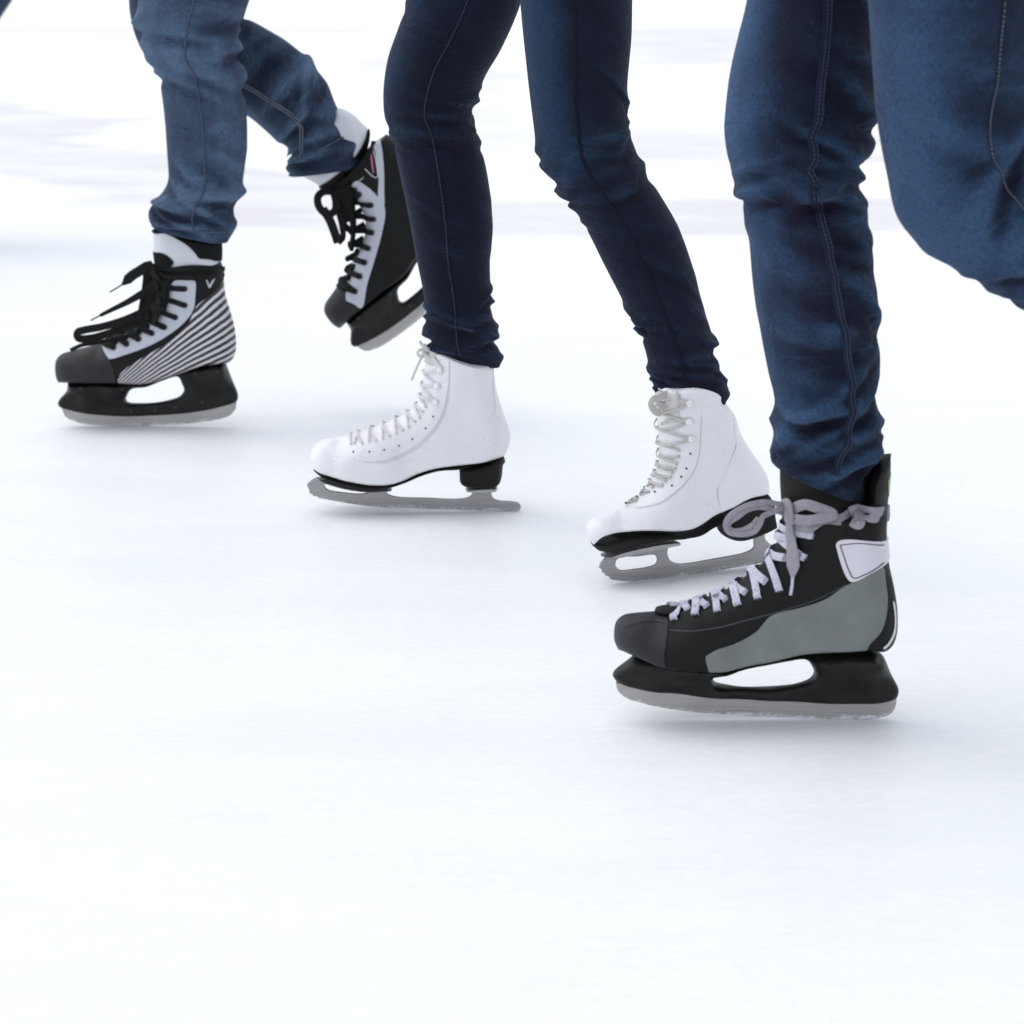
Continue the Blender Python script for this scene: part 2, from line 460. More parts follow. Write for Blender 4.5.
class Frame:
    """the upright plane a skate stands in; pixel -> (u, v) metres in that plane"""
    def __init__(s, px, py, Y, yaw=0.0, rot=0.0, origin=None):
        s.o = at(px, py, Y) if origin is None else np.asarray(origin); s.yaw, s.rot = yaw, rot
        U = np.array([math.cos(yaw), math.sin(yaw), 0]); s.n = np.array([-math.sin(yaw), math.cos(yaw), 0]); K = np.array([0, 0, 1.])
        s.u = U * math.cos(rot) + K * math.sin(rot); s.k = -U * math.sin(rot) + K * math.cos(rot)
        s.c = np.array([0, 0, H])
    def __call__(s, pts, dy=0.0):
        out = []
        for i, p in enumerate(pts):
            y = dy[i] if hasattr(dy, '__len__') else dy
            d = ray(p[0], p[1]); t = (np.dot(s.o - s.c, s.n) + y) / np.dot(d, s.n); q = s.c + d * t - s.o
            out.append((float(np.dot(q, s.u)), float(np.dot(q, s.k))) + tuple(p[2:]))
        return out
    def matrix(s):
        return Matrix(((s.u[0], s.n[0], s.k[0], s.o[0]), (s.u[1], s.n[1], s.k[1], s.o[1]), (s.u[2], s.n[2], s.k[2], s.o[2]), (0, 0, 0, 1)))


class Loc:
    def __init__(s, z, fr): s.z, s.fr = z, fr
    def __call__(s, pts, dy=0.0): return s.fr(s.z(pts), dy)
    def on(s, sh, pts, extra=0.0):        # the points as they lie on the side of the boot that faces us
        px = s.z(pts); q = s.fr(px)
        for _ in range(3):
            w = sh.w([p[:2] for p in q])
            q = s.fr(px, [-(a + extra + (p[2] if len(p) > 2 else 0)) for a, p in zip(w, px)])
        return q


def person(name_label, loc):
    o = bpy.data.objects.new('person', None); COL.objects.link(o); o.location = loc; o.empty_display_size = .2
    o['label'] = name_label; o['category'] = 'person'; o['group'] = 'people skating across the ice'
    return o


def set_world(o, parent, mw):
    o.parent = parent
    o.matrix_parent_inverse = Matrix.Identity(4)
    o.matrix_basis = Matrix.Translation(parent.location).inverted() @ mw


def copy_tree(o, parent, mw=None):
    c = o.copy(); COL.objects.link(c); c.parent = parent
    if mw is not None: set_world(c, parent, mw)
    for ch in o.children: copy_tree(ch, c)
    return c


def lace_rows(g, sh, eye, crest, width, thick, off, mi=0, cross=True, seed=0, reach=None):
    """laces criss-crossing over the front of the boot between eyelets on both sides"""
    r = random.Random(seed); n = len(eye)
    eye = [np.array(e) for e in eye]; crest = [np.array(c) for c in crest]
    def run(i, j, s0, lift):
        E0, E1 = eye[i], eye[j]; C = (crest[i] + crest[j]) / 2 if i != j else crest[i]
        path = []; nn = []
        a0 = reach[i] if reach else 1.0; a1 = (min(.5, reach[j]) if reach[j] < 1 else 1.0) if reach else .45
        E0 = C + (E0 - C) * a0; E1 = C + (E1 - C) * a1
        for k in np.linspace(0, 1, 7):
            p = E0 + (C - E0) * k ** .85; q, n_ = sh.sp(p, off + lift * math.sin(k * 1.57), s0); path.append(q); nn.append(n_)
        for k in np.linspace(1, 0, 7)[1:]:
            p = E1 + (C - E1) * k ** .85; q, n_ = sh.sp(p, off + lift * math.sin(k * 1.57), -s0); path.append(q); nn.append(n_)
        path[6][1] = 0; nn[6][1] = 0; p_ = 0
        q0, n0 = sh.sp(E0, -.001, s0); path.insert(0, q0 + (path[0] - path[1]) * .25); nn.insert(0, nn[0])
        q1, n1 = sh.sp(E1, -.0015, -s0); path.append(q1 + (path[-1] - path[-2]) * .25); nn.append(nn[-1])
        g.ribbon(path, nn, width * r.uniform(.92, 1.08), thick, mi)
    run(0, 0, 1, .001)
    for i in range(n - 1):
        if cross:
            run(i, i + 1, 1, .0012 + (.0018 if i % 2 else 0)); run(i, i + 1, -1, .0030 - (.0018 if i % 2 else 0))
        else:
            run(i + 1, i + 1, 1, .001)
    if reach is None: run(n - 1, n - 1, 1, .001)


def strap(g, sh, loc, pts, width, thick, mi=0, taper=None, base=0.0):
    """a loose lace: points (x, y, height off the boot surface or, outside the outline, off the middle plane)"""
    P = []; Nn = []
    for (u, v, o) in loc:
        w = sh.w([(u, v)])[0] if sh is not None else 0
        P.append((u, -(w + o), v)); n_ = sh.nrm((u, v)) if w > .012 else np.array((0, -1., .15)); Nn.append(n_)
    g.ribbon(P, Nn, width, thick, mi, taper=taper)


def stitch_line(g, sh, pts, r, off=.0004, mi=0, dash=None):
    c = cat(pts, .0022); P = []; Nn = []
    for p in c:
        q, n_ = sh.sp(p, off); P.append(q); Nn.append(n_)
    if dash is None: g.ribbon(P, Nn, r * 2, r, mi)
    else:
        for i in range(0, len(P) - 2, 2): g.ribbon(P[i:i + 2], Nn[i:i + 2], r * 2, r * 1.4, mi)


# ------------------------------------------------------------------ people (roots first)
YA, YB, YD, YE = ground_y(719), ground_y(426), ground_y(511), ground_y(580.5)
pA = person('person in dark blue jeans on a black and grey hockey skate with pale bow', tuple(at(757, 719, YA)))
pW = person('person in tight navy jeans wearing white figure skates with black heels', tuple(at(520, 545, (YD + YE) / 2)))
pB = person('person in faded blue jeans on a striped hockey skate, other skate lifted behind', tuple(at(150, 426, YB)))
for p in (pA, pW, pB): p.location.z = 0

# ================================================================== skate A: black and grey hockey skate (nearest)
zA = Z(600, 440, 3.2); fA = Frame(600 + 50 / 3.2, 440 + 610 / 3.2, YA)
A = Loc(zA, fA)
bootA = Shape([
    (.040, A([(62, 668), (50, 640), (50, 605), (56, 582), (75, 566), (120, 557), (180, 552)])),
    (.036, A([(232, 545), (262, 533), (330, 512), (400, 486), (442, 458), (490, 422), (530, 388), (560, 345), (576, 305), (584, 262), (582, 205)])),
    (.004, A([(700, 226), (790, 218), (846, 190), (853, 120), (882, 58)])),
    (.012, A([(932, 42)])),
    (.034, A([(927, 110), (920, 210), (918, 330), (926, 400), (941, 470), (952, 550), (950, 612), (935, 652), (905, 678)])),
    (.008, A([(860, 684), (780, 686), (700, 689), (640, 696), (560, 713), (480, 727), (400, 743), (330, 742), (250, 738), (180, 724), (110, 702)], -.027)),
], A([(120, 640, .042), (240, 640, .048), (330, 640, .047), (480, 640, .040), (640, 600, .036), (850, 600, .036), (740, 430, .036), (740, 300, .038), (880, 120, .046), (870, 230, .040), (640, 330, .036)]))
skA = bootA.solid('hockey_skate', M['black'], None); set_world(skA, pA, fA.matrix())
skA['label'] = 'black hockey skate with grey suede side panel, white ankle patch and grey bow'
# ankle lining / tongue standing above the boot
tA = Shape([(.030, A([(583, 262), (580, 200), (576, 140), (575, 85)])), (.004, A([(640, 60), (760, 60), (850, 70)])), (.012, A([(852, 150), (850, 240)])), (.004, A([(740, 290)]))],
           A([(620, 120, .038), (790, 140, .022), (830, 190, .018), (720, 240, .033), (640, 230, .037)]))
tA.solid('tongue', M['ankle'], skA)
tip = Shape([(.012, A([(172, 552), (180, 536), (215, 528), (262, 526)])), (.004, A([(262, 545), (215, 556)]))], A([(215, 540, .014)]), step=.002)
tip.solid('tongue_tip', M['black'], skA)
bootA.slab('toe_cap', M['toecap'], skA, A.on(bootA, [(30, 550), (180, 540), (200, 556), (216, 580), (212, 640), (205, 700), (215, 760), (120, 760), (20, 720)]), .0013)
bootA.slab('side_panel', M['greysuede'], skA, A.on(bootA, [(338, 692), (372, 672), (440, 648), (500, 613), (548, 562), (640, 537), (720, 510), (780, 470), (830, 446), (905, 405), (914, 450), (920, 530), (902, 608), (862, 655), (820, 676), (700, 684), (560, 708), (470, 724), (400, 738), (356, 732), (340, 712)]), .0012, corner=False)
bootA.slab('ankle_patch', M['whitepatch'], skA, A.on(bootA, [(754, 336), (762, 323), (840, 321), (960, 332), (960, 365), (905, 404), (865, 427), (822, 450), (802, 453), (788, 438), (768, 388)]), .0016)
g = Geo()
stitch_line(g, bootA, A.on(bootA, [(768, 335), (780, 372), (798, 420), (812, 441), (850, 428), (905, 392)]), .0006, .0017)
stitch_line(g, bootA, A.on(bootA, [(768, 335), (840, 330), (905, 335)]), .0005, .0017)
stitch_line(g, bootA, A.on(bootA, [(225, 612), (300, 612), (400, 596), (480, 574), (548, 556)]), .0007, .0002)
stitch_line(g, bootA, A.on(bootA, [(548, 556), (620, 535), (700, 508), (790, 462)]), .0006, .0002)
stitch_line(g, bootA, A.on(bootA, [(75, 600), (130, 585), (205, 590)]), .0005, .0016)
g.build('stitching', M['groove'], skA)
bootA.slab('heel_stripe', M['reflect'], skA, A.on(bootA, [(937, 515), (941, 515), (948, 570), (944, 620), (925, 655), (908, 668), (906, 663), (921, 650), (939, 614), (943, 570)]), .0012)
bootA.slab('back_stripe', M['lime'], skA, A.on(bootA, [(921, 130), (935, 100), (935, 175), (922, 178)]), .0012)
holA = Shape([
    (.010, A([(52, 772), (40, 752), (44, 741), (96, 700), (112, 684)])),
    (.008, A([(180, 690), (280, 702), (400, 722), (500, 708), (640, 680), (780, 672), (860, 668), (893, 680)])),
    (.010, A([(906, 690), (930, 745), (956, 800), (950, 826)])),
    (.003, A([(900, 838), (800, 842), (700, 839), (560, 832), (430, 826), (300, 814), (170, 799), (90, 786)])),
], A([(100, 715, .018), (180, 740, .020), (250, 725, .026), (400, 735, .030), (700, 700, .028), (850, 690, .032), (90, 770, .009), (250, 800, .0085), (450, 815, .007), (640, 815, .007), (800, 815, .008), (930, 800, .009), (380, 760, .012), (680, 740, .012)]),
    holes=[(.006, A([(361, 757), (366, 774), (400, 785), (480, 791), (560, 789), (630, 780), (674, 764), (685, 744), (674, 716), (657, 697), (600, 704), (540, 716), (460, 730), (400, 746)]))])
holA.solid('blade_holder', M['holder'], skA)
blA = Shape([(.0010, A([(50, 774), (56, 800), (80, 823), (150, 846), (280, 868), (430, 880), (560, 887), (700, 891), (820, 893), (900, 888), (936, 870), (948, 845)])),
             (.0010, A([(948, 826), (900, 830), (700, 828), (560, 822), (430, 815), (300, 803), (170, 788), (90, 775)]))], A([(400, 840, .0021)]), step=.003)
blA.blade(M['steel'], skA, .003)
# laces
uA = Union(bootA, tA)
eyA = A.on(bootA, [(238, 578), (306, 563), (376, 550), (441, 528), (505, 505), (573, 480), (655, 376), (680, 304)])
crA = A.on(bootA, [(236, 530), (285, 526), (340, 510), (400, 486), (460, 445), (522, 398), (562, 338), (584, 280)])
g = Geo(); lace_rows(g, bootA, eyA, crA, .0080, .0012, .0018, 1, seed=3)
S = lambda pts, wd=.0085, th=.002, mi=0, taper=None: strap(g, uA, A.on(uA, pts), None, wd, th, mi, taper)
S([(925, 222, .003), (880, 232, .004), (830, 240, .006), (780, 250, .006), (720, 264, .006), (650, 280, .005), (606, 262, .008)], .011)
S([(925, 246, .002), (880, 250, .003), (835, 246, .005)], .010)
S([(800, 232, .008), (815, 226, .010), (835, 240, .010), (830, 262, .008), (806, 262, .006)], .012, .004)
S([(598, 238, .012), (640, 210, .013), (690, 215, .014), (745, 238, .012), (700, 252, .016), (640, 256, .016), (600, 244, .016)], .011)   # folded loop
S([(600, 234, .016), (570, 205, .034), (520, 199, .046), (460, 214, .052), (415, 244, .054), (402, 270, .054), (412, 294, .054), (450, 302, .054), (492, 294, .052), (512, 268, .050), (520, 246, .046), (548, 232, .040), (602, 244, .016)], .0058, .0012)
S([(600, 240, .015), (560, 226, .034), (510, 214, .044), (470, 224, .050), (440, 246, .052), (416, 262, .052), (408, 276, .052), (420, 290, .052), (452, 290, .052), (486, 274, .050), (508, 250, .047)], .0058, .0012)
S([(604, 236, .016), (606, 290, .012), (614, 350, .010), (618, 405, .010), (616, 440, .009)], .014, .0022, 0, lambda t: 1 if t < .82 else 1 - .75 * (t - .82) / .18)
S([(617, 438, .009), (614, 470, .008), (610, 496, .007)], .0032, .003, 1)
S([(590, 222, .014), (604, 236, .019), (606, 262, .016)], .016, .006)
g.build('lace', [M['lace_grey'], M['lace_light']], skA)
for e in eyA:
    for sd in (1, -1):
        g = Geo(); q, n_ = bootA.sp(np.array(e), .0006, sd); g.disc(q, n_, .0032, .0008, 0, inner=.0016)
        g.build('eyelet', M['eyedark'], skA)

# ================================================================== skate B: striped hockey skate
zB = Z(30, 210, 4.452); fB = Frame(30 + 115 / 4.452, 210 + 700 / 4.452, YB)
B = Loc(zB, fB)
B_OUT = [
    (.040, B([(128, 765), (118, 738), (115, 700), (120, 668), (142, 645), (200, 627), (310, 598)])),
    (.036, B([(400, 560), (470, 525), (520, 480), (545, 425), (556, 340), (562, 250)])),
    (.004, B([(640, 238), (750, 222), (846, 222)])),
    (.030, B([(864, 272), (860, 305), (868, 380), (892, 460), (911, 540), (914, 620), (900, 662), (872, 686)])),
    (.008, B([(820, 694), (740, 709), (660, 736), (590, 757), (510, 778), (380, 774), (250, 774)], -.026)),
]
B_W = B([(170, 720, .040), (300, 690, .047), (420, 690, .046), (560, 660, .038), (800, 600, .036), (720, 420, .035), (720, 290, .038), (600, 400, .034)])
bootB = Shape(B_OUT, B_W)


def hockey_lower(sk):
    hol = Shape([
        (.010, B([(132, 878), (124, 860), (132, 842), (165, 802), (170, 765)])),
        (.008, B([(260, 755), (380, 760), (510, 765), (600, 740), (740, 695), (820, 680), (868, 680)])),
        (.010, B([(890, 735), (926, 820), (924, 846), (914, 858)])),
        (.003, B([(800, 888), (650, 908), (500, 916), (350, 915), (220, 899)])),
    ], B([(220, 780, .034), (400, 780, .034), (760, 715, .028), (850, 710, .032), (180, 850, .009), (350, 890, .0085), (560, 890, .007), (800, 860, .008), (900, 830, .009), (440, 810, .012), (690, 770, .012)]),
        holes=[(.006, B([(426, 838), (431, 854), (500, 860), (600, 850), (668, 827), (686, 800), (676, 770), (660, 742), (590, 760), (520, 787), (452, 798)]))])
    ho = hol.solid('blade_holder', M['holder'], sk)
    for p in B([(455, 888), (560, 888), (655, 872), (770, 850), (745, 712), (845, 705), (240, 778), (420, 786)]):
        g = Geo(); q, n_ = hol.sp(np.array(p), .0004); g.disc(q, n_, .0026, .0010); g.build('rivet', M['rivet'], sk)
    bl = Shape([(.0010, B([(140, 880), (158, 920), (210, 945), (300, 958), (420, 963), (560, 959), (700, 951), (820, 936), (890, 915), (916, 885)])),
                (.0010, B([(916, 852), (800, 874), (650, 895), (500, 903), (350, 903), (220, 886)]))], B([(400, 930, .0021)]), step=.003)
    bl.blade(M['steel'], sk, .003)
    return ho


skB = bootB.solid('hockey_skate', M['black'], None); set_world(skB, pB, fB.matrix())
skB['label'] = 'black hockey skate with diagonal silver stripes and black laces'
hockey_lower(skB)
bootB.slab('toe_cap', M['toecap_b'], skB, B.on(bootB, [(90, 620), (240, 590), (312, 590), (330, 630), (352, 664), (374, 720), (386, 800), (240, 800), (90, 790)]), .0013)
bootB.slab('facing', M['silver'], skB, B.on(bootB, [(316, 604), (332, 640), (347, 661), (430, 642), (540, 600), (640, 540), (700, 486), (728, 442), (736, 380), (735, 318), (700, 314), (640, 318), (612, 380), (590, 430), (545, 488), (470, 532), (400, 566)]), .0012)
bpiv = B([(190, 950)], -.036)[0]


def band(u, v):
    a = np.degrees(np.arctan2(v - bpiv[1], u - bpiv[0])); return a / 2.05


bootB.slab('stripe_panel', M['stripe'], skB, B.on(bootB, [(408, 770), (396, 742), (430, 704), (505, 655), (590, 606), (660, 552), (710, 496), (742, 428), (800, 382), (845, 340), (858, 318), (880, 300), (900, 400), (930, 540), (935, 640), (905, 672), (820, 690), (740, 706), (660, 732), (590, 752), (510, 772), (450, 773)]), .0011, attr=('band', band))
bootB.slab('ankle_patch', M['black'], skB, B.on(bootB, [(738, 316), (770, 300), (860, 292), (859, 312), (845, 340), (800, 380), (742, 424)]), .0013, corner=True)
bootB.slab('ankle_mark', M['silver'], skB, B.on(bootB, [(784, 312), (790, 311), (799, 334), (814, 310), (826, 304), (803, 346), (796, 346)]), .0018, corner=True, sm=.001)
tB = Shape([(.030, B([(560, 255), (552, 190), (551, 90)])), (.004, B([(600, 80), (700, 110), (846, 140)])), (.022, B([(848, 180), (846, 240)])), (.004, B([(700, 262)]))],
           B([(640, 160, .0385), (760, 200, .0385)]))
tB.solid('tongue', M['silver_in'], skB)
tB.slab('collar', M['felt'], skB, B.on(tB, [(538, 66), (548, 96), (600, 104), (660, 132), (710, 165), (742, 200), (752, 214), (800, 220), (856, 224), (860, 120), (760, 60), (600, 40)]), .0030)
tB.slab('tongue_badge', M['felt'], skB, B.on(tB, [(545, 185), (580, 190), (612, 204), (640, 236), (600, 262), (545, 262)]), .0015)
eyB = B.on(bootB, [(375, 616), (432, 600), (486, 577), (545, 550), (600, 522), (648, 478), (690, 424), (690, 350)])
crB = B.on(bootB, [(330, 596), (372, 575), (415, 553), (462, 528), (500, 498), (534, 450), (550, 390), (556, 330)])


def black_laces(sk, sh, ey, cr, straps):
    g = Geo(); lace_rows(g, sh, ey, cr, .0092, .0024, .0024, 0, seed=5)
    for s_ in straps:
        strap(g, sh, s_[0], None, s_[1], .0026, 0, s_[2] if len(s_) > 2 else None)
    g.build('lace', [M['lace_black']], sk)
    for e in ey:
        for sd in (1, -1):
            g = Geo(); q, n_ = sh.sp(np.array(e), .0014, sd); g.disc(q, n_, .0046, .0012, 0, inner=.0018)
            g.build('eyelet', M['eyedark'], sk)


wide = lambda t: .55 + .45 * min(1, 6 * t) if t < .8 else max(.25, 1 - (t - .8) * 3.6)
black_laces(skB, bootB, eyB, crB, [
    (B.on(bootB, [(866, 262, .002), (800, 258, .003), (720, 256, .004), (640, 262, .006), (570, 262, .008)]), .008),
    (B.on(bootB, [(864, 286, .001), (800, 292, .003), (720, 296, .004), (640, 300, .006), (570, 280, .010)]), .007),
    (B.on(bootB, [(545, 235, .030), (490, 270, .034), (455, 292, .036), (412, 332, .036)]), .0165, wide),
    (B.on(bootB, [(414, 330, .036), (385, 348, .036), (355, 366, .036)]), .0025),
    (B.on(bootB, [(570, 330, .020), (500, 372, .034), (430, 412, .040), (360, 446, .042), (312, 470, .042)]), .0200, wide),
    (B.on(bootB, [(316, 468, .042), (292, 480, .042), (270, 492, .042)]), .0025),
    (B.on(bootB, [(580, 400, .018), (500, 455, .030), (420, 490, .040), (320, 520, .046), (240, 535, .048), (212, 545, .048), (214, 570, .046), (260, 572, .042), (330, 556, .036), (430, 520, .030), (530, 470, .020)]), .0125),
    (B.on(bootB, [(180, 624, .030), (230, 602, .034), (300, 590, .026), (400, 570, .020), (480, 530, .020)]), .0065),
    (B.on(bootB, [(530, 250, .022), (524, 330, .018), (512, 410, .016), (500, 480, .014)]), .018),
    (B.on(bootB, [(560, 240, .014), (556, 320, .014), (548, 400, .012), (524, 480, .012)]), .019),
    (B.on(bootB, [(590, 250, .010), (590, 340, .010), (576, 430, .010), (540, 500, .010)]), .018),
    (B.on(bootB, [(610, 300, .006), (606, 380, .007), (590, 450, .008)]), .012),
    (B.on(bootB, [(534, 244, .02), (560, 300, .022), (590, 330, .012), (620, 326, .006)]), .012),
    (B.on(bootB, [(520, 420, .016), (560, 440, .014), (600, 430, .010)]), .012),
])

# ================================================================== skate C: the same person's lifted skate
YC = YB + .16
zC = Z(270, 90, 3.793); cT = at(*zC([(222, 865)])[0], YC); cH = at(*zC([(474, 203)])[0], YC)
bl_ = B([(115, 700), (864, 272)]); angB = math.atan2(bl_[1][1] - bl_[0][1], bl_[1][0] - bl_[0][0])
angC = math.atan2(cH[2] - cT[2], cH[0] - cT[0])
o_ = cT.copy(); fC = Frame(0, 0, YC, 0, angC - angB, origin=o_)
C = Loc(zC, fC)
bootC = Shape(B_OUT, B_W)
skC = bootC.solid('hockey_skate', M['black'], None); set_world(skC, pB, fC.matrix())
skC['label'] = 'lifted black hockey skate with plain black quarter and silver lacing panel'
hockey_lower(skC)
bootC.slab('toe_cap', M['toecap_b'], skC, C.on(bootC, [(200, 900), (205, 800), (250, 740), (286, 750), (290, 800), (348, 828), (356, 850), (335, 930), (300, 950), (240, 930)]), .0013)
bootC.slab('facing', M['silver'], skC, C.on(bootC, [(287, 798), (318, 812), (348, 826), (368, 740), (398, 640), (424, 545), (437, 470), (433, 440), (411, 405), (372, 370), (326, 345), (296, 376), (276, 398), (296, 430), (310, 475), (316, 540), (314, 600), (304, 655), (292, 715), (282, 765)]), .0012)
bootC.slab('back_stripe', M['silver'], skC, C.on(bootC, [(392, 205), (410, 180), (418, 188), (424, 220), (432, 300), (433, 380), (432, 440), (412, 408), (412, 340), (404, 270), (398, 230)]), .0013)
bootC.slab('ankle_patch', M['black'], skC, C.on(bootC, [(375, 215), (392, 215), (404, 270), (412, 340), (412, 404), (372, 368), (330, 345), (300, 370), (270, 360), (330, 290)]), .0012)
bootC.slab('ankle_mark', M['pink'], skC, C.on(bootC, [(383, 238), (388, 252), (395, 318), (390, 315), (382, 268)]), .0022, corner=True, sm=.001)
g = Geo()
stitch_line(g, bootC, C.on(bootC, [(392, 230), (402, 270), (406, 330), (392, 328), (360, 298)]), .0007, .0018)
stitch_line(g, bootC, C.on(bootC, [(356, 330), (300, 372)]), .0005, .0014)
g.build('ankle_trim', M['reflect'], skC)
tC = Shape([(.026, C([(205, 375), (165, 350), (120, 325)])), (.004, C([(130, 290), (200, 200), (240, 100)])), (.012, C([(255, 70), (310, 90), (352, 128)])), (.022, C([(372, 150), (362, 230), (330, 280), (240, 365)]))],
           C([(220, 290, .034), (320, 160, .036), (300, 250, .036)]))
tC.solid('tongue', M['silver_in'], skC)
tC.slab('collar', M['felt'], skC, C.on(tC, [(372, 130), (412, 152), (402, 195), (384, 205), (350, 262), (300, 325), (245, 372), (180, 372), (230, 340), (290, 290), (340, 230), (364, 180)]), .0026)
iC = Shape([(.012, C([(215, 370), (250, 352), (330, 296), (352, 330)])), (.006, C([(325, 420), (328, 520), (318, 610)])), (.012, C([(302, 610), (305, 540), (296, 480), (262, 420)]))], C([(300, 400, .024)]))
iC.solid('inner_tongue', M['felt'], skC)
eyC = C.on(bootC, [(325, 766), (345, 708), (362, 656), (376, 602), (390, 542), (396, 490), (386, 436), (342, 394)])
crC = C.on(bootC, [(262, 742), (282, 705), (298, 660), (312, 610), (322, 560), (318, 505), (300, 450), (262, 400)])
black_laces(skC, bootC, eyC, crC, [
    (C.on(bootC, [(394, 195, .003), (380, 225, .004), (345, 285, .005), (290, 340, .007), (230, 370, .010)]), .009),
    (C.on(bootC, [(240, 385, .012), (205, 385, .020), (182, 405, .026), (185, 440, .028), (215, 470, .026), (245, 460, .022), (250, 425, .018), (240, 385, .014)]), .013),
    (C.on(bootC, [(200, 450, .028), (225, 490, .030), (245, 540, .030), (258, 580, .030)]), .015),
    (C.on(bootC, [(258, 580, .03), (276, 560, .026), (272, 510, .024), (262, 470, .022)]), .010),
    (C.on(bootC, [(246, 400, .014), (262, 450, .014), (280, 510, .013), (315, 540, .010)]), .011),
    (C.on(bootC, [(250, 372, .012), (285, 380, .012), (330, 392, .006)]), .020),
    (C.on(bootC, [(290, 345, .008), (276, 390, .012), (288, 440, .012)]), .014),
    (C.on(bootC, [(272, 400, .012), (280, 450, .012), (300, 500, .012)]), .011),
    (C.on(bootC, [(292, 420, .010), (306, 460, .010), (314, 500, .010), (316, 545, .010)]), .009),
    (C.on(bootC, [(240, 390, .014), (290, 405, .012), (325, 400, .008)]), .012),
])

# ================================================================== figure skates D and E


def figure_skate(par, fr, P, out, Wd, band_pts, heel, blade_out, blade_holes, facing, backstay, cuff_lines, ey, hooks, cr, extra, plate, label, tongue, lacekey='lace_cream'):
    sh = Shape(out, Wd); sk = sh.solid('figure_skate', M['white'], None); set_world(sk, par, fr.matrix()); sk['label'] = label
    b = Shape(band_pts, [(p[0], p[1], .0405) for p in band_pts[0][1][:1]] + plate['bw'], step=.0025); b.solid('sole', M['sole'], sk)
    h = Shape(heel, [(heel[0][1][0][0], heel[0][1][0][1], .031)], step=.003); h.solid('heel', M['sole'], sk)
    bl = Shape([(.0012, blade_out)], [(blade_out[0][0], blade_out[0][1], .0021)], holes=[(.0012, x) for x in blade_holes], step=.0022)
    bl.blade(M['steel_f'], sk, .003)
    for pl in plate['plates']:
        s2 = Shape([(.0015, pl)], [(pl[0][0], pl[0][1], .014)], step=.0025); s2.solid('mounting_plate', M['plate'], sk, step=.005)
    sh.slab('facing', M['white'], sk, P.on(sh, facing), .0009, lo=-.002)
    sh.slab('heel_counter', M['white'], sk, P.on(sh, backstay), .0007)
    ey, hooks, cr = P.on(sh, ey), P.on(sh, hooks), P.on(sh, cr)
    g = Geo()
    for c in cuff_lines: stitch_line(g, sh, P.on(sh, c), .00042, .0002, 0)
    g.build('stitching', M['wgroove'], sk)
    if tongue is not None:
        t = Shape(tongue[0], tongue[1], step=.0025); t.solid('tongue', M['tongue_w'], sk)
    g = Geo(); lace_rows(g, sh, list(ey) + list(hooks), cr, .0034, .0013, .0018, 0, seed=9, reach=[.52] * len(ey) + [1] * len(hooks))
    for s_ in extra: strap(g, sh, P.on(sh, s_[0]), None, s_[1], .0024, 0)
    g.build('lace', [M[lacekey]], sk)
    for e in ey:
        for sd in (1, -1):
            g = Geo(); q, n_ = sh.sp(np.array(e), .0010, sd); g.disc(q, n_, .0014, .0006, 0, 12)
            g.build('eyelet', M['eyegrey'], sk)
    for e in hooks:
        for sd in (1, -1):
            g = Geo(); q, n_ = sh.sp(np.array(e), .0034, sd); g.disc(q, n_, .0044, .0016)
            g.build('lace_hook', M['hook'], sk)
    return sk, sh


zD = Z(290, 330, 4.096); fD = Frame(290 + 90 / 4.096, 330 + 560 / 4.096, YD)
D = Loc(zD, fD)
out = [
    (.038, D([(98, 580), (88, 560), (82, 525), (90, 490), (108, 465), (150, 445), (200, 436)])),
    (.034, D([(242, 430), (310, 412), (400, 380), (470, 346), (515, 312), (536, 268), (548, 200), (556, 140), (572, 104)])),
    (.004, D([(602, 95), (632, 97), (680, 115), (740, 135), (800, 144), (832, 146)], -.030)),
    (.032, D([(836, 200), (850, 270), (872, 340), (894, 400), (901, 435), (890, 485), (874, 520)])),
    (.006, D([(840, 540), (780, 552), (690, 562), (600, 574), (530, 594), (460, 624), (400, 638), (330, 638), (240, 624), (150, 604)], -.026)),
]
Wd = D([(150, 540, .036), (260, 540, .043), (360, 550, .042), (520, 500, .033), (780, 450, .032), (700, 330, .033), (690, 200, .040), (600, 200, .034), (800, 170, .040)])
sole = [(.030, D([(84, 552), (90, 574), (104, 595)], -.015)), (.006, D([(150, 622), (240, 646), (330, 657), (410, 651), (470, 635), (540, 606), (610, 586), (692, 580), (800, 560)], -.027)), (.024, D([(880, 545), (876, 515)])),
        (.004, D([(780, 548), (690, 559), (600, 570), (530, 590), (460, 619), (400, 632), (330, 632), (240, 618), (150, 598)], -.027))]
bw = D([(200, 620, .041), (360, 640, .0415), (520, 600, .033), (800, 550, .032)])
heel = [(.010, D([(692, 560), (693, 600), (696, 632), (712, 646), (750, 652), (800, 651), (850, 645), (864, 625), (872, 570), (878, 520)], -.018)), (.004, D([(780, 548)]))]
blade = D([(68, 635), (78, 622), (110, 602), (146, 612), (142, 636), (152, 650), (220, 664), (300, 668), (326, 660), (318, 640), (350, 634), (384, 636), (394, 664), (430, 680), (560, 686), (690, 690), (736, 680), (764, 646), (818, 648), (830, 684), (852, 696), (900, 700), (934, 706), (946, 724), (940, 738), (850, 741), (700, 737), (500, 730), (350, 724), (220, 707), (140, 692), (118, 688), (108, 680), (96, 682), (90, 672), (80, 670), (78, 655)])
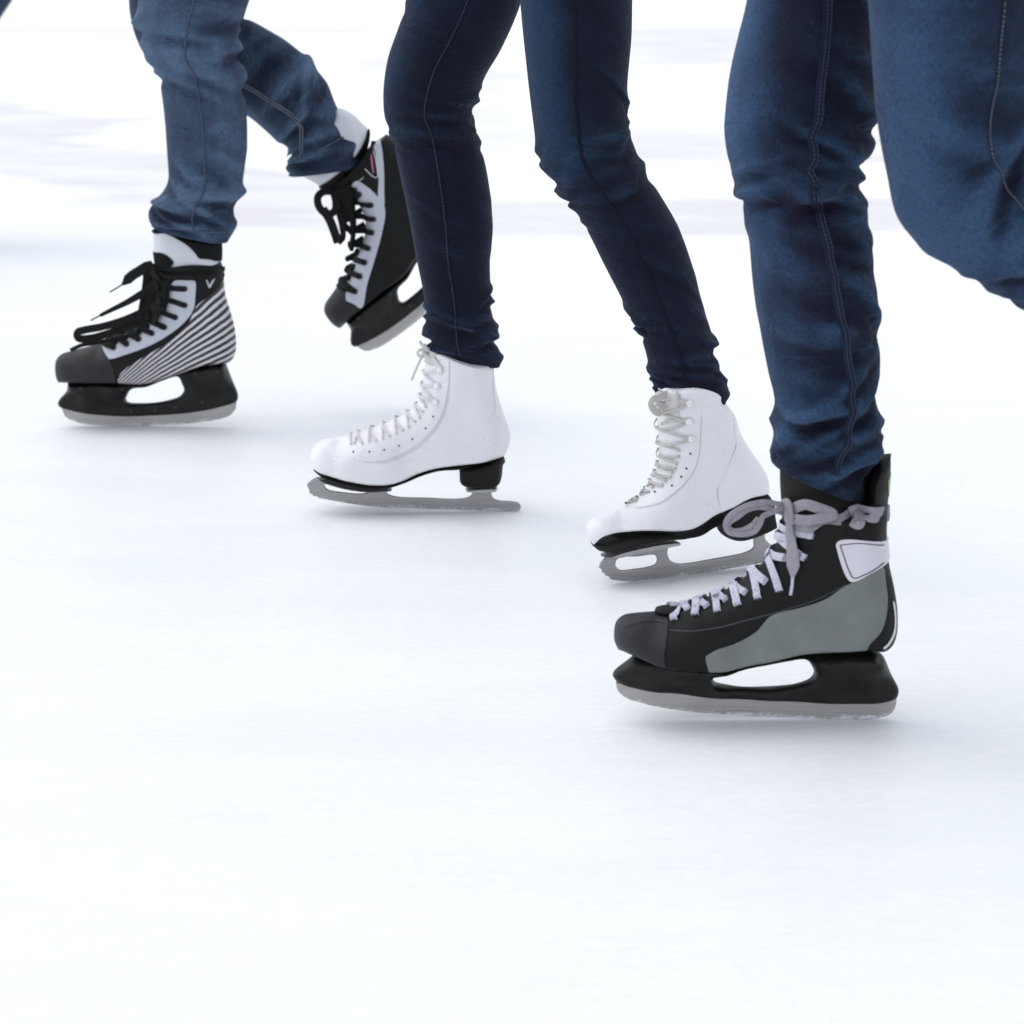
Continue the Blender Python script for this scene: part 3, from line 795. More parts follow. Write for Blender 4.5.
figure_skate(pW, fD, D, out, Wd, sole, heel, blade, [],
    ([(565, 90), (600, 90), (645, 115), (650, 160), (640, 280), (606, 375), (520, 468), (400, 528), (300, 536), (238, 505), (226, 470), (240, 440), (330, 405), (440, 362), (516, 312), (540, 260), (550, 180)]),
    ([(836, 150), (834, 260), (842, 330), (800, 400), (750, 440), (715, 490), (698, 545), (760, 560), (900, 540), (930, 420), (880, 300), (850, 200)]),
    [([(834, 152), (833, 250), (842, 320), (838, 370)]), ([(838, 370), (800, 405), (750, 446), (715, 496), (700, 545)]), ([(648, 130), (648, 180), (642, 282), (608, 378), (522, 472), (400, 533), (285, 533)]), ([(654, 130), (654, 182), (648, 286), (613, 384), (527, 479), (404, 540), (300, 542)]), ([(640, 112), (700, 140), (760, 156), (826, 160)]), ([(285, 533), (240, 506), (228, 470)])],
    ([(260, 500), (325, 499), (386, 491), (446, 474), (501, 447), (556, 402), (587, 354)]),
    ([(598, 295), (606, 229), (617, 165)]),
    ([(245, 436), (300, 424), (350, 404), (405, 384), (455, 358), (500, 325), (528, 288), (541, 245), (549, 200), (556, 140)]),
    [(([(565, 95, .012), (535, 80, .020), (522, 95, .022), (535, 110, .022), (570, 95, .014)]), .0045), (([(552, 90, .018), (530, 130, .024), (512, 170, .026), (497, 206, .026)]), .0036),
     (([(620, 160, .004), (590, 120, .006), (560, 92, .014), (548, 72, .018), (530, 46, .02)]), .0045), (([(575, 100, .01), (560, 84, .016), (545, 95, .018), (575, 120, .012), (612, 165, .005)]), .006), (([(545, 60, .02), (560, 78, .018), (600, 92, .01)]), .007)],
    {'bw': bw, 'plates': [D([(110, 604), (150, 616), (240, 640), (330, 650), (400, 648), (420, 654), (330, 660), (240, 650), (150, 626)]), D([(720, 646), (850, 644), (850, 654), (720, 656)])]},
    'white figure skate planted flat with black heel', 
    ([(.014, D([(548, 130), (556, 92), (574, 60)])), (.004, D([(620, 72), (640, 110)])), (.004, D([(600, 140)]))], D([(595, 100, .026)])), 'lace_pale')

zE = Z(570, 370, 4.452); YAWE = math.radians(24); fE = Frame(570 + 300 / 4.452, 370 + 940 / 4.452, YE, YAWE)
E = Loc(zE, fE)
out = [
    (.038, E([(104, 778), (84, 745), (82, 700), (104, 668), (150, 645), (205, 622)])),
    (.034, E([(270, 592), (330, 546), (380, 492), (404, 440), (412, 390), (410, 330), (404, 240), (400, 160), (408, 108)])),
    (.004, E([(455, 96), (490, 90), (530, 78), (600, 80), (660, 100), (703, 132)], -.026)),
    (.032, E([(716, 190), (740, 262), (785, 340), (835, 410), (866, 470), (874, 545)])),
    (.006, E([(800, 578), (720, 618), (640, 653), (580, 694), (540, 713), (480, 722), (350, 718), (250, 728), (160, 755)], -.024)),
]
Wd = E([(160, 700, .031), (240, 680, .039), (330, 660, .041), (520, 600, .033), (780, 500, .032), (620, 350, .033), (560, 200, .039), (440, 250, .034), (660, 160, .038)])
sole = [(.030, E([(108, 773), (114, 793), (132, 806)])), (.006, E([(172, 803), (212, 783), (285, 760), (380, 742), (480, 738), (545, 726), (600, 694), (660, 660), (720, 640), (800, 610)])), (.024, E([(885, 585), (876, 548)])),
        (.004, E([(800, 574), (720, 612), (640, 648), (580, 688), (540, 706), (480, 715), (350, 711), (250, 722), (160, 750)]))]
bw = E([(200, 770, .040), (360, 735, .041), (560, 700, .033), (800, 600, .032)])
heel = [(.010, E([(668, 640), (676, 690), (690, 738), (720, 754), (770, 746), (820, 728), (868, 706), (890, 690), (884, 630), (878, 560)])), (.004, E([(780, 582)]))]
blade = E([(128, 880), (136, 858), (152, 838), (200, 815), (260, 800), (360, 785), (440, 770), (432, 812), (446, 846), (480, 860), (540, 856), (620, 842), (700, 828), (780, 810), (814, 790), (820, 736), (862, 720), (868, 750), (902, 785), (922, 812), (916, 838), (880, 852), (780, 872), (700, 886), (600, 904), (500, 922), (420, 936), (350, 941), (270, 940), (200, 936), (176, 928), (172, 916), (158, 916), (154, 904), (142, 902), (142, 890)])
hole = E([(200, 868), (206, 846), (226, 834), (300, 830), (378, 824), (387, 842), (380, 862), (350, 874), (290, 884), (220, 888)])
figure_skate(pW, fE, E, out, Wd, sole, heel, blade, [hole],
    ([(400, 100), (470, 90), (510, 100), (575, 130), (580, 240), (566, 400), (520, 490), (420, 580), (320, 625), (260, 620), (262, 596), (330, 545), (390, 470), (410, 380), (402, 240)]),
    ([(715, 150), (728, 240), (740, 330), (716, 400), (690, 460), (660, 530), (640, 640), (720, 640), (900, 590), (900, 440), (800, 320)]),
    [([(578, 140), (584, 240), (570, 402), (524, 494), (424, 586), (320, 631)]), ([(740, 330), (716, 400), (690, 465), (655, 545), (640, 640)])],
    ([(280, 606), (350, 586), (405, 555), (460, 517), (497, 476), (519, 438), (536, 372)]),
    ([(540, 306), (532, 229), (534, 150)]),
    ([(268, 588), (308, 562), (346, 528), (378, 490), (398, 450), (408, 408), (411, 360), (407, 296), (402, 226), (402, 150)]),
    [(([(405, 130, .014), (372, 128, .022), (360, 150, .024), (372, 180, .024), (400, 190, .016), (412, 150, .014)]), .008), (([(535, 150, .004), (480, 140, .008), (420, 150, .012), (385, 150, .02)]), .007), (([(530, 155, .003), (470, 165, .008), (410, 165, .014)]), .006), (([(380, 130, .02), (420, 112, .014), (490, 118, .006)]), .009), (([(535, 228, .004), (470, 232, .006), (405, 240, .01)]), .005)],
    {'bw': bw, 'plates': [E([(140, 830), (200, 805), (300, 780), (400, 762), (470, 758), (480, 768), (410, 786), (300, 806), (200, 830)]), E([(740, 742), (890, 688), (894, 698), (745, 754)])]},
    'white figure skate pushing off on its toe',
    ([(.016, E([(400, 200), (394, 130), (404, 92)])), (.004, E([(440, 78), (480, 92), (490, 140)])), (.004, E([(450, 210)]))], E([(440, 140, .029)])))

# ------------------------------------------------------------------ trousers


class Leg:
    def __init__(s, st, ratio=.92, nseg=112, step=.0034, folds=(), fades=(), base_fade=.2, hem=1.0, fold_k=1.25, seed=1):
        """st: (lx, ly, rx, ry, Y) pixel pairs seen on the two sides of the leg at distance Y, from hip to hem"""
        Lp = np.array([at(a, b, Y) for a, b, c, d, Y in st]); Rp = np.array([at(c, d, Y) for a, b, c, d, Y in st])
        mid = (Lp + Rp) / 2; idx = np.arange(len(st))[:, None] * 1.0
        full = cat(np.hstack([mid, Lp, Rp, idx * .02]), step)       # near uniform along the leg
        s.C = full[:, :3]; s.L_, s.R_, s.idx = full[:, 3:6], full[:, 6:9], full[:, 9] / .02
        s.C = (s.L_ + s.R_) / 2
        a = s.R_ - s.L_; hw = np.linalg.norm(a, axis=1) / 2; a = a / (2 * hw[:, None]); s.hw = hw; n = len(hw)
        th = np.linspace(0, 2 * math.pi, nseg, endpoint=False); s.th = th; s.nseg = nseg
        c, sn = np.cos(th), np.sin(th)
        c2 = np.sign(c) * np.abs(c) ** .92; s2 = np.sign(sn) * np.abs(sn) ** .92
        kern = np.ones(25) / 25; hd = np.convolve(np.pad(hw, 12, 'edge'), kern, 'valid') * ratio
        hd = hd * (1 + (hem - 1) * np.clip((s.idx - (len(st) - 5)) / 4, 0, 1) ** 1.5)
        P = s.C[:, None, :] + a[:, None, :] * (hw[:, None] * c2)[..., None] + np.array([0, 1., 0]) * (hd[:, None] * s2)[..., None]
        Nn = a[:, None, :] * c[None, :, None] + np.array([0, 1., 0]) * sn[None, :, None]
        s.arc = np.concatenate([[0], np.cumsum(np.linalg.norm(np.diff(s.C, axis=0), axis=1))])
        r = np.random.default_rng(seed); d = np.zeros((n, nseg))
        T = s.arc[:, None]; TH = th[None, :]
        ang = lambda x: (x + math.pi) % (2 * math.pi) - math.pi
        s.i2t = lambda i: np.interp(i, s.idx, s.arc)
        for (i0, i1, thc, ths, cnt, amp, wid, slope) in folds:
            t0, t1 = s.i2t(i0), s.i2t(i1)
            for _ in range(cnt):
                tc = r.uniform(t0, t1); tc_ = thc + r.normal(0, ths * .6); sl = r.normal(slope, .012); A_ = fold_k * amp * r.uniform(.5, 1.25); wd = wid * r.uniform(.7, 1.3); sg = ths * r.uniform(.5, 1.1)
                dt = ang(TH - tc_); curve = r.normal(0, .006)
                x = (T - tc - sl * dt - curve * dt * dt) / wd
                ridge = np.exp(-1.3 * np.abs(x) ** 1.3) - .75 * np.exp(-((x - 1.4) / .8) ** 2)
                d += A_ * ridge * np.exp(-(dt / sg) ** 2)
        for _ in range(26):                                        # slow unevenness of the cloth
            tc = r.uniform(0, s.arc[-1]); tc_ = r.uniform(0, 6.28); d += r.normal(0, .0011) * np.exp(-((T - tc) / .05) ** 2) * np.exp(-(ang(TH - tc_) / .7) ** 2)
        d += .0014 * np.clip((s.arc[:, None] - (s.arc[-1] - .021)) / .004, 0, 1)      # the doubled cloth of the hem
        s.P = P + Nn * d[..., None]; s.N = Nn
        fade = np.full((n, nseg), base_fade)
        for (i0, si, thc, sth, k) in fades:
            fade += k * np.exp(-((s.idx[:, None] - i0) / si) ** 2) * np.exp(-(ang(TH - thc) / sth) ** 2)
        en = np.abs(d) / .0032
        for ax, w_ in ((0, 9), (1, 7)):
            kk = np.ones(w_) / w_; en = np.apply_along_axis(lambda q: np.convolve(np.pad(q, w_ // 2, 'wrap' if ax else 'edge'), kk, 'valid'), ax, en)
        s.zone = np.clip(en, 0, 1)
        s.fade = fade + np.clip(d * 75, -.32, .42)                  # crests of the folds are rubbed paler
        s.cloth = np.stack([TH * np.mean(hw) + 0 * T, T + 0 * TH, np.full((n, nseg), seed * .37)], 2)
        V = s.P.reshape(-1, 3); k = nseg; zl = s.zone.ravel()
        Fs = [(i * k + j, i * k + (j + 1) % k, (i + 1) * k + (j + 1) % k, (i + 1) * k + j) for i in range(n - 1) for j in range(k)]
        fl = s.fade.ravel(); cl = s.cloth.reshape(-1, 3)
        # hem turned inwards so that the cloth has thickness
        e = s.P[-1]; cen = e.mean(0); up = s.C[-12] - s.C[-1]
        r1 = e + (cen - e) * .03 + (s.C[-1] - s.C[-3]) * .25; r2 = e + (cen - e) * .09; r3 = e + (cen - e) * .13 + up; r4 = cen + (e - cen) * .3 + up
        for q in (r1, r2, r3, r4):
            o = len(V); V = np.vstack([V, q]); Fs += [(o - k + j, o - k + (j + 1) % k, o + (j + 1) % k, o + j) for j in range(k)]
            fl = np.concatenate([fl, s.fade[-1]]); zl = np.concatenate([zl, s.zone[-1]]); cl = np.vstack([cl, s.cloth[-1]])
        s.V, s.F, s.fl, s.cl, s.zl = V, Fs, fl, cl, zl

    def point(s, i, th):
        r = np.interp(i, s.idx, np.arange(len(s.idx))); r0 = int(min(r, len(s.idx) - 2)); fr = r - r0
        q = (th % (2 * math.pi)) / (2 * math.pi) * s.nseg; q0 = int(q) % s.nseg; fq = q - int(q); q1 = (q0 + 1) % s.nseg
        def g(A): return (A[r0, q0] * (1 - fq) + A[r0, q1] * fq) * (1 - fr) + (A[r0 + 1, q0] * (1 - fq) + A[r0 + 1, q1] * fq) * fr
        n_ = g(s.N); return g(s.P), n_ / np.linalg.norm(n_)

    def seam(s, path, parent, mats, width=.007, rows=(-.0022, .0022), name='side_seam', dash=.0034, gap=.0018, tr=.00055, lift=.0008):
        c = cat([(a, b * 1.0) for a, b in path], .12); P = []; Nn = []
        for i, th in c:
            p, n_ = s.point(i, th); P.append(p + n_ * lift); Nn.append(n_)
        g = Geo(); g.ribbon(P, Nn, width, .0016, 0, step=.004)
        R = cat(np.hstack([np.array(P), np.array(Nn)]), .0017); P, Nn = R[:, :3], R[:, 3:]; T = np.gradient(P, axis=0); T /= np.linalg.norm(T, axis=1)[:, None]; Bn = np.cross(T, Nn)
        for o in rows:
            i = 0; k = max(2, int(dash / .0017) + 1)
            while i + k < len(P):
                g.ribbon(P[i:i + k] + Bn[i:i + k] * o + Nn[i:i + k] * .0007, Nn[i:i + k], tr * 2, tr * 1.6, 1, step=.0017); i += k + max(1, int(gap / .0017)) - 1
        return g.build(name, mats, parent)


def trousers(par, legs, mat, waist):
    """one garment: both legs and the seat above them"""
    V = []; Fs = []; fl = []; cl = []; zl = []; o = 0
    parts = [(l.V, l.F, l.fl, l.cl, l.zl) for l in legs]
    cx, cy, z0, z1, hx, hy = waist
    k = 64; rings = 14; vs = []; 
    for i in range(rings):
        t = i / (rings - 1); z = z0 + (z1 - z0) * t; b = (1 - .75 * (1 - t) ** 5) * (1 - .12 * t * t)
        for j in range(k):
            a = 2 * math.pi * j / k; vs.append((cx + hx * b * math.cos(a), cy + hy * b * math.sin(a), z))
    fs = [(i * k + j, i * k + (j + 1) % k, (i + 1) * k + (j + 1) % k, (i + 1) * k + j) for i in range(rings - 1) for j in range(k)] + [tuple(range(k)), tuple(range((rings - 1) * k, rings * k))]
    vs = np.array(vs); parts.append((vs, fs, np.full(len(vs), .3), np.stack([np.tile(np.arange(k) * .012, rings), vs[:, 2], 0 * vs[:, 0]], 1), np.full(len(vs), .3)))
    for v, f, a, c, z_ in parts:
        zl.append(z_)
        V.append(v); Fs += [tuple(x + o for x in q) for q in f]; fl.append(a); cl.append(c); o += len(v)
    V = np.vstack(V); fl = np.concatenate(fl); cl = np.vstack(cl); zl = np.concatenate(zl)
    off = np.array(par.location)
    me = bpy.data.meshes.new('m'); me.from_pydata([tuple(map(float, v - off)) for v in V], [], [tuple(map(int, f)) for f in Fs])
    a = me.attributes.new('fade', 'FLOAT', 'POINT'); a.data.foreach_set('value', fl.astype(np.float32))
    a = me.attributes.new('zone', 'FLOAT', 'POINT'); a.data.foreach_set('value', zl.astype(np.float32))
    a = me.attributes.new('cloth', 'FLOAT_VECTOR', 'POINT'); a.data.foreach_set('vector', cl.astype(np.float32).ravel())
    bm = bmesh.new(); bm.from_mesh(me); bmesh.ops.recalc_face_normals(bm, faces=bm.faces); bm.to_mesh(me); bm.free()
    return link('jeans', me, mat, par, 60)


def shift_child(o, par):
    o.location = -Vector(par.location)


def stn(z, pairs, Y0, Y1):
    n = len(pairs); out = []
    for i, (a, b, c, d) in enumerate(pairs):
        p, q = z([(a, b), (c, d)]); out.append((p[0], p[1], q[0], q[1], Y0 + (Y1 - Y0) * i / (n - 1)))
    return out


PI = math.pi; NEAR = -PI / 2
# --- right person: planted leg (far), swung leg (near)
zR = Z(690, 0, 2.2275); z5 = Z(600, 440, 3.2)
st = stn(zR, [(150, -420, 470, -420), (145, -250, 440, -250), (135, -100, 415, -100), (125, 0, 402, 0), (108, 80, 410, 100), (86, 180, 419, 215), (75, 262, 421, 260), (73, 290, 398, 290), (75, 318, 407, 318), (80, 346, 400, 348), (86, 366, 376, 367), (92, 388, 389, 394), (98, 410, 376, 410), (96, 436, 386, 432), (118, 447, 393, 451), (119, 470, 390, 468), (122, 500, 395, 503), (131, 530, 402, 540), (134, 570, 405, 570), (141, 640, 410, 630), (151, 705, 416, 690), (175, 830, 421, 800), (189, 890, 412, 880), (183, 940, 420, 950)], YA + .05, YA)
st += stn(z5, [(552, 20, 896, 25), (547, 58, 872, 90), (556, 74, 838, 190)], YA, YA)
rm = lambda i: float(np.interp(i, [0, 5, 6, 7, 8, 9, 10, 11, 12, 13, 14, 20], [0, 5, 7, 9, 11, 13, 14, 16, 18, 19, 20, 26]))
lA = Leg(st, .86, folds=[(rm(a), rm(b_), *r_) for a, b_, *r_ in [(6, 12, .1, .7, 6, .0012, .009, .01), (6.5, 12, -1.0, .7, 12, .0036, .010, .020), (7.5, 10, -1.9, .7, 5, .0030, .010, -.015), (1, 6, -.6, .9, 8, .0032, .016, .05), (12, 16, -1.4, .9, 10, .0022, .014, .03), (15.5, 19, -1.3, .9, 12, .0040, .009, -.02), (16, 19, .2, .7, 5, .0030, .010, 0), (16, 19, PI, .6, 4, .0028, .010, 0)]],
         fades=[(5, 6, -2.75, .62, 1.0), (19, 5, -2.5, .7, .55), (15, 6, -.2, .5, .15)], base_fade=.16, fold_k=1.5, seed=21)
st2 = stn(zR, [(360, -420, 860, -420), (375, -280, 820, -280), (385, -150, 795, -150), (398, 0, 785, 0), (405, 70, 780, 70), (415, 190, 775, 160), (426, 290, 772, 225), (442, 385, 776, 275), (464, 484, 790, 312), (515, 545, 822, 342), (600, 604, 868, 374), (645, 634, 905, 400), (690, 655, 945, 428), (744, 690, 1000, 470), (850, 765, 1080, 530), (980, 850, 1170, 600), (1060, 900, 1210, 640), (1095, 930, 1230, 670)], YA - .17, YA - .13)
lA2 = Leg(st2, .80, folds=[(7, 11, NEAR + .5, .8, 7, .0045, .014, -.05), (8, 12, 0, .8, 8, .006, .014, 0), (10, 14, NEAR - .4, .8, 7, .0032, .014, .03), (2, 7, NEAR, 1.0, 6, .0020, .022, .05), (9, 13, PI, .5, 4, .0028, .014, 0), (13, 17, NEAR, 1, 8, .004, .012, 0)],
          fades=[(6, 5, -2.6, .7, .85), (10, 2.5, -2.3, .6, .3)], base_fade=.22, seed=22)
wx = (lA.C[0] + lA2.C[0]) / 2
jA = trousers(pA, [lA, lA2], M['denim_right'], (wx[0], wx[1], .80, 1.06, .13, .19))
s_ = lA.seam([(rm(a), b_) for a, b_ in [(0, -1.4), (2, -1.40), (3, -1.38), (4, -1.42), (5, -1.47), (6, -1.48), (7, -1.47), (8, -1.46), (9, -1.46), (10.5, -1.42), (12, -1.38), (14, -1.30), (15, -1.24), (16, -1.18), (17, -1.28), (18, -1.42), (19.0, -1.44)]], jA, [M['seam_r'], M['thread_dim']], .010, (-.0034, .0006), tr=.0005); shift_child(s_, pA)
s_ = lA2.seam([(0, -1.20), (3, -1.18), (5, -1.26), (7, -1.40), (8, -1.36), (9, -1.42), (10, -1.52), (12, -1.45), (15, -1.4), (16.5, -1.4)], jA, [M['seam_r'], M['thread']], .0026, (.0,), dash=.0045, gap=.004, tr=.00045); shift_child(s_, pA)

# --- middle person
zW = Z(370, 0, 2.559)
stf = stn(zW, [(170, -330, 490, -330), (140, -200, 450, -200), (115, -100, 420, -100), (95, 0, 385, 20), (72, 72, 336, 125), (46, 150, 298, 190), (36, 230, 278, 240), (41, 300, 264, 290), (55, 332, 273, 335), (63, 372, 287, 385), (78, 450, 304, 470), (97, 540, 314, 575), (120, 660, 307, 675), (138, 745, 309, 740), (144, 800, 312, 800), (140, 846, 322, 856), (150, 872, 322, 885), (150, 890, 338, 918), (158, 910, 328, 938)], YD - .05, YD)
lD = Leg(stf, .92, folds=[(5, 9, 0, .7, 9, .0032, .007, 0), (6.5, 9, NEAR, 1.0, 6, .0022, .008, .01), (7, 9, PI, .5, 3, .003, .008, 0), (12.5, 17, 0, 1.0, 12, .0030, .006, 0), (13, 17, PI, .8, 8, .0028, .006, 0), (14, 17, NEAR, 1.0, 9, .0022, .006, .008), (0, 5, NEAR, 1, 4, .0015, .02, .04), (9, 13, NEAR, 1, 6, .0012, .012, .03)],
         fades=[(4, 3, -2.5, .5, .4)], base_fade=.12, hem=.60, seed=31)
stn_ = stn(zW, [(345, -330, 690, -330), (360, -200, 682, -200), (374, -100, 674, -100), (383, 0, 670, 0), (392, 100, 667, 100), (402, 200, 658, 220), (415, 300, 660, 300), (428, 385, 672, 360), (441, 422, 690, 410), (470, 466, 716, 455), (510, 522, 750, 510), (552, 584, 789, 580), (600, 680, 825, 680), (655, 785, 852, 780), (690, 855, 872, 850), (713, 930, 888, 925), (718, 965, 902, 960), (724, 985, 914, 985), (728, 1000, 916, 1012), (740, 1020, 908, 1036)], YE + .12, YE + .03)
lE = Leg(stn_, .92, folds=[(5, 9, 0, .8, 9, .0030, .008, .01), (7, 11, PI, .8, 10, .0034, .008, 0), (6.5, 9.5, NEAR, .9, 6, .0022, .010, -.03), (13, 18, PI, .9, 10, .0032, .006, 0), (14, 18, 0, .9, 9, .0030, .006, 0), (14.5, 18, NEAR, 1, 10, .0022, .006, .01), (0, 5, NEAR, 1, 5, .0012, .02, .03), (10, 14, NEAR, 1, 6, .0010, .013, .03)],
         fades=[(4, 3, -2.4, .55, .85), (7, 3, -2.2, .5, .25)], base_fade=.14, hem=.60, seed=32)
wx = (lD.C[0] + lE.C[0]) / 2
jW = trousers(pW, [lD, lE], M['denim_mid'], (wx[0], wx[1], .80, 1.02, .105, .17))
s_ = lD.seam([(0, -1.5), (3, -1.53), (5, -1.58), (6.5, -1.63), (8, -1.60), (10, -1.63), (12, -1.66), (14, -1.64), (16.8, -1.66)], jW, [M['denim_mid'], M['thread_dim']], .0035, (.0,), dash=.004, gap=.0017, tr=.0005); shift_child(s_, pW)
s_ = lE.seam([(0, -1.6), (5, -1.62), (8, -1.68), (12, -1.66), (17.8, -1.60)], jW, [M['denim_mid'], M['denim_mid']], .0045, (), lift=.0006); shift_child(s_, pW)

# --- left person
zL = Z(100, 0, 3.94)
stb = stn(zL, [(190, -470, 700, -470), (170, -280, 650, -280), (158, -120, 610, -120), (153, 0, 588, 0), (152, 95, 552, 85), (160, 170, 549, 150), (184, 228, 546, 212), (222, 275, 556, 262), (238, 330, 565, 330), (255, 450, 575, 450), (265, 600, 573, 600), (268, 710, 560, 690), (240, 768, 552, 745), (203, 800, 540, 800), (191, 838, 530, 852), (198, 868, 540, 885), (208, 888, 500, 955)], YB - .02, YB)
lB = Leg(stb, .86, folds=[(3, 8, 0, .8, 9, .0045, .011, 0), (3.5, 7.5, PI, .7, 6, .0045, .012, 0), (3.5, 8, NEAR, .9, 8, .0034, .013, .02), (9, 12, NEAR, 1.0, 6, .0022, .014, .04), (11, 15.6, NEAR, 1, 9, .0050, .010, .015), (12, 15.5, 0, .7, 5, .0040, .009, 0), (0, 4, NEAR, 1, 5, .003, .02, .04)],
         fades=[(5, 3, -2.4, .7, .55), (9, 2.5, -1.9, .8, .25), (9.5, 3, -.7, .5, .2)], base_fade=.32, seed=41)
stc = stn(zL, [(180, -470, 640, -470), (140, -280, 540, -280), (118, -150, 480, -160), (113, -40, 470, -80), (120, 70, 474, -30), (160, 190, 484, -5), (250, 300, 505, 15), (390, 375, 545, 45), (500, 415, 585, 75), (580, 455, 640, 105), (640, 502, 725, 158), (700, 555, 815, 230), (742, 578, 896, 328), (754, 603, 930, 420), (747, 632, 972, 498), (741, 660, 1034, 556), (744, 692, 1018, 655)], YC, YC)
lC = Leg(stc, .86, folds=[(4, 8, 0, .8, 6, .004, .012, 0), (10.5, 15, NEAR, 1.0, 10, .0048, .012, .02), (11, 15, 0, .8, 6, .005, .012, 0), (12, 15, PI, .7, 5, .004, .010, 0), (8, 12, NEAR, 1, 5, .002, .016, .03)],
         fades=[(9, 3, 2.6, .8, .3), (9, 3, -2.7, .6, .35), (11, 2, -.4, .5, .15)], base_fade=.24, seed=42)
wx = (lB.C[0] + lC.C[0]) / 2
jB = trousers(pB, [lB, lC], M['denim_left'], (wx[0], wx[1], .80, 1.06, .13, .19))
s_ = lB.seam([(0, -1.5), (4, -1.5), (6, -1.6), (8, -1.58), (10, -1.53), (12, -1.45), (15.5, -1.5)], jB, [M['seam_l'], M['thread_mid']], .0034, (.0004,), dash=.004, gap=.003, tr=.0006); shift_child(s_, pB)
s_ = lC.seam([(7, -1.9), (9, -1.88), (10.5, -1.80), (11.6, -1.76), (12.6, -1.95), (13.6, -2.05), (14.3, -2.1)], jB, [M['seam_l'], M['thread_lt']], .009, (-.0034, .0014), dash=.0038, gap=.0034, tr=.0007); shift_child(s_, pB)
for lg, i, pts in ((lB, 15.35, [-2.6, -2.0, -1.5, -1.0, -.5]), (lC, 14.35, [-2.7, -2.2, -1.6, -1.0, -.4])):
    s_ = lg.seam([(i, a) for a in pts], jB, [M['seam_l'], M['thread_mid']], .003, (0,), name='hem_stitching', dash=.0036, gap=.0025, tr=.0006); shift_child(s_, pB)

# --- the swung skate of the right person and a fourth skater, almost wholly out of the picture
e = lA2.C[-1]; R_ = Matrix.Rotation(-math.radians(58), 4, 'Y')
mw = Matrix.Translation(Vector(e) + Vector((-.02, 0, -.02))) @ R_ @ Matrix.Translation(Vector((-.235, 0, -.135)))
sk2 = copy_tree(skA, pA, mw)
p4 = person('person in blue jeans almost wholly out of frame at the top left corner', (-1.5, 6.2, 0))
R4 = [(100, -125), (84, -105), (60, -70), (36, -36), (12, 0), (0, 18), (-58, 108), (-104, 176)]; L4 = [(-2, -145), (-12, -130), (-30, -95), (-52, -60), (-72, -24), (-82, -6), (-130, 84), (-164, 152)]
l4 = Leg([(*a_, *b_, 6.2) for a_, b_ in zip(L4, R4)], .9, folds=[(3, 6, 0, .8, 5, .003, .012, 0), (5, 7, NEAR, 1, 6, .003, .012, 0)], base_fade=.3, seed=51)
R5 = [(60, -125), (30, -90), (-10, -40), (-40, 20), (-70, 80), (-100, 150), (-108, 176)]; L5 = [(-40, -125), (-62, -90), (-98, -44), (-122, 10), (-146, 72), (-170, 142), (-178, 170)]
l5 = Leg([(a_[0] - 150, a_[1], b_[0] - 150, b_[1], 6.4) for a_, b_ in zip(L5, R5)], .9, folds=[(2, 4, 0, .8, 5, .003, .012, 0)], base_fade=.3, seed=52)
wx = (l4.C[0] + l5.C[0]) / 2
j4 = trousers(p4, [l4, l5], M['denim_left'], (wx[0], wx[1], .80, 1.06, .13, .19))
for lg, zz in ((l4, None), (l5, None)):
    e = lg.C[-1]
    mw = Matrix.Translation(Vector(e) + Vector((-.235, 0, -e.mean() * 0 - e[2] + (.04 if lg is l5 else .035))))
    copy_tree(skB, p4, mw)

# ------------------------------------------------------------------ ice
me = bpy.data.meshes.new('m'); bm = bmesh.new(); bmesh.ops.create_grid(bm, x_segments=40, y_segments=40, size=400); bm.to_mesh(me); bm.free()
mi, nt, b = new_mat('rink_ice')
ice = link('ice', me, mi, None, None); ice['kind'] = 'structure'
tc = N(nt, 'ShaderNodeTexCoord'); sx = N(nt, 'ShaderNodeSeparateXYZ'); L(nt, tc, 'Object', sx, 0); X, Yv = sx.outputs[0], sx.outputs[1]
s1 = noise(nt, objvec(nt, (1.0, 3.2, 1)), 2.6, 6, .62); s2 = noise(nt, objvec(nt, (5, 16, 1)), 8, 6, .75); cl_ = noise(nt, objvec(nt, (.5, 1.4, 1)), 1.3, 4)
f_ = mth(nt, 'ADD', mth(nt, 'MULTIPLY', s1, .25), mth(nt, 'ADD', mth(nt, 'MULTIPLY', s2, .5), mth(nt, 'MULTIPLY', cl_, .25)))
c = mixcol(nt, smooth(nt, f_, .36, .64), (.800, .824, .838), (.884, .894, .901))
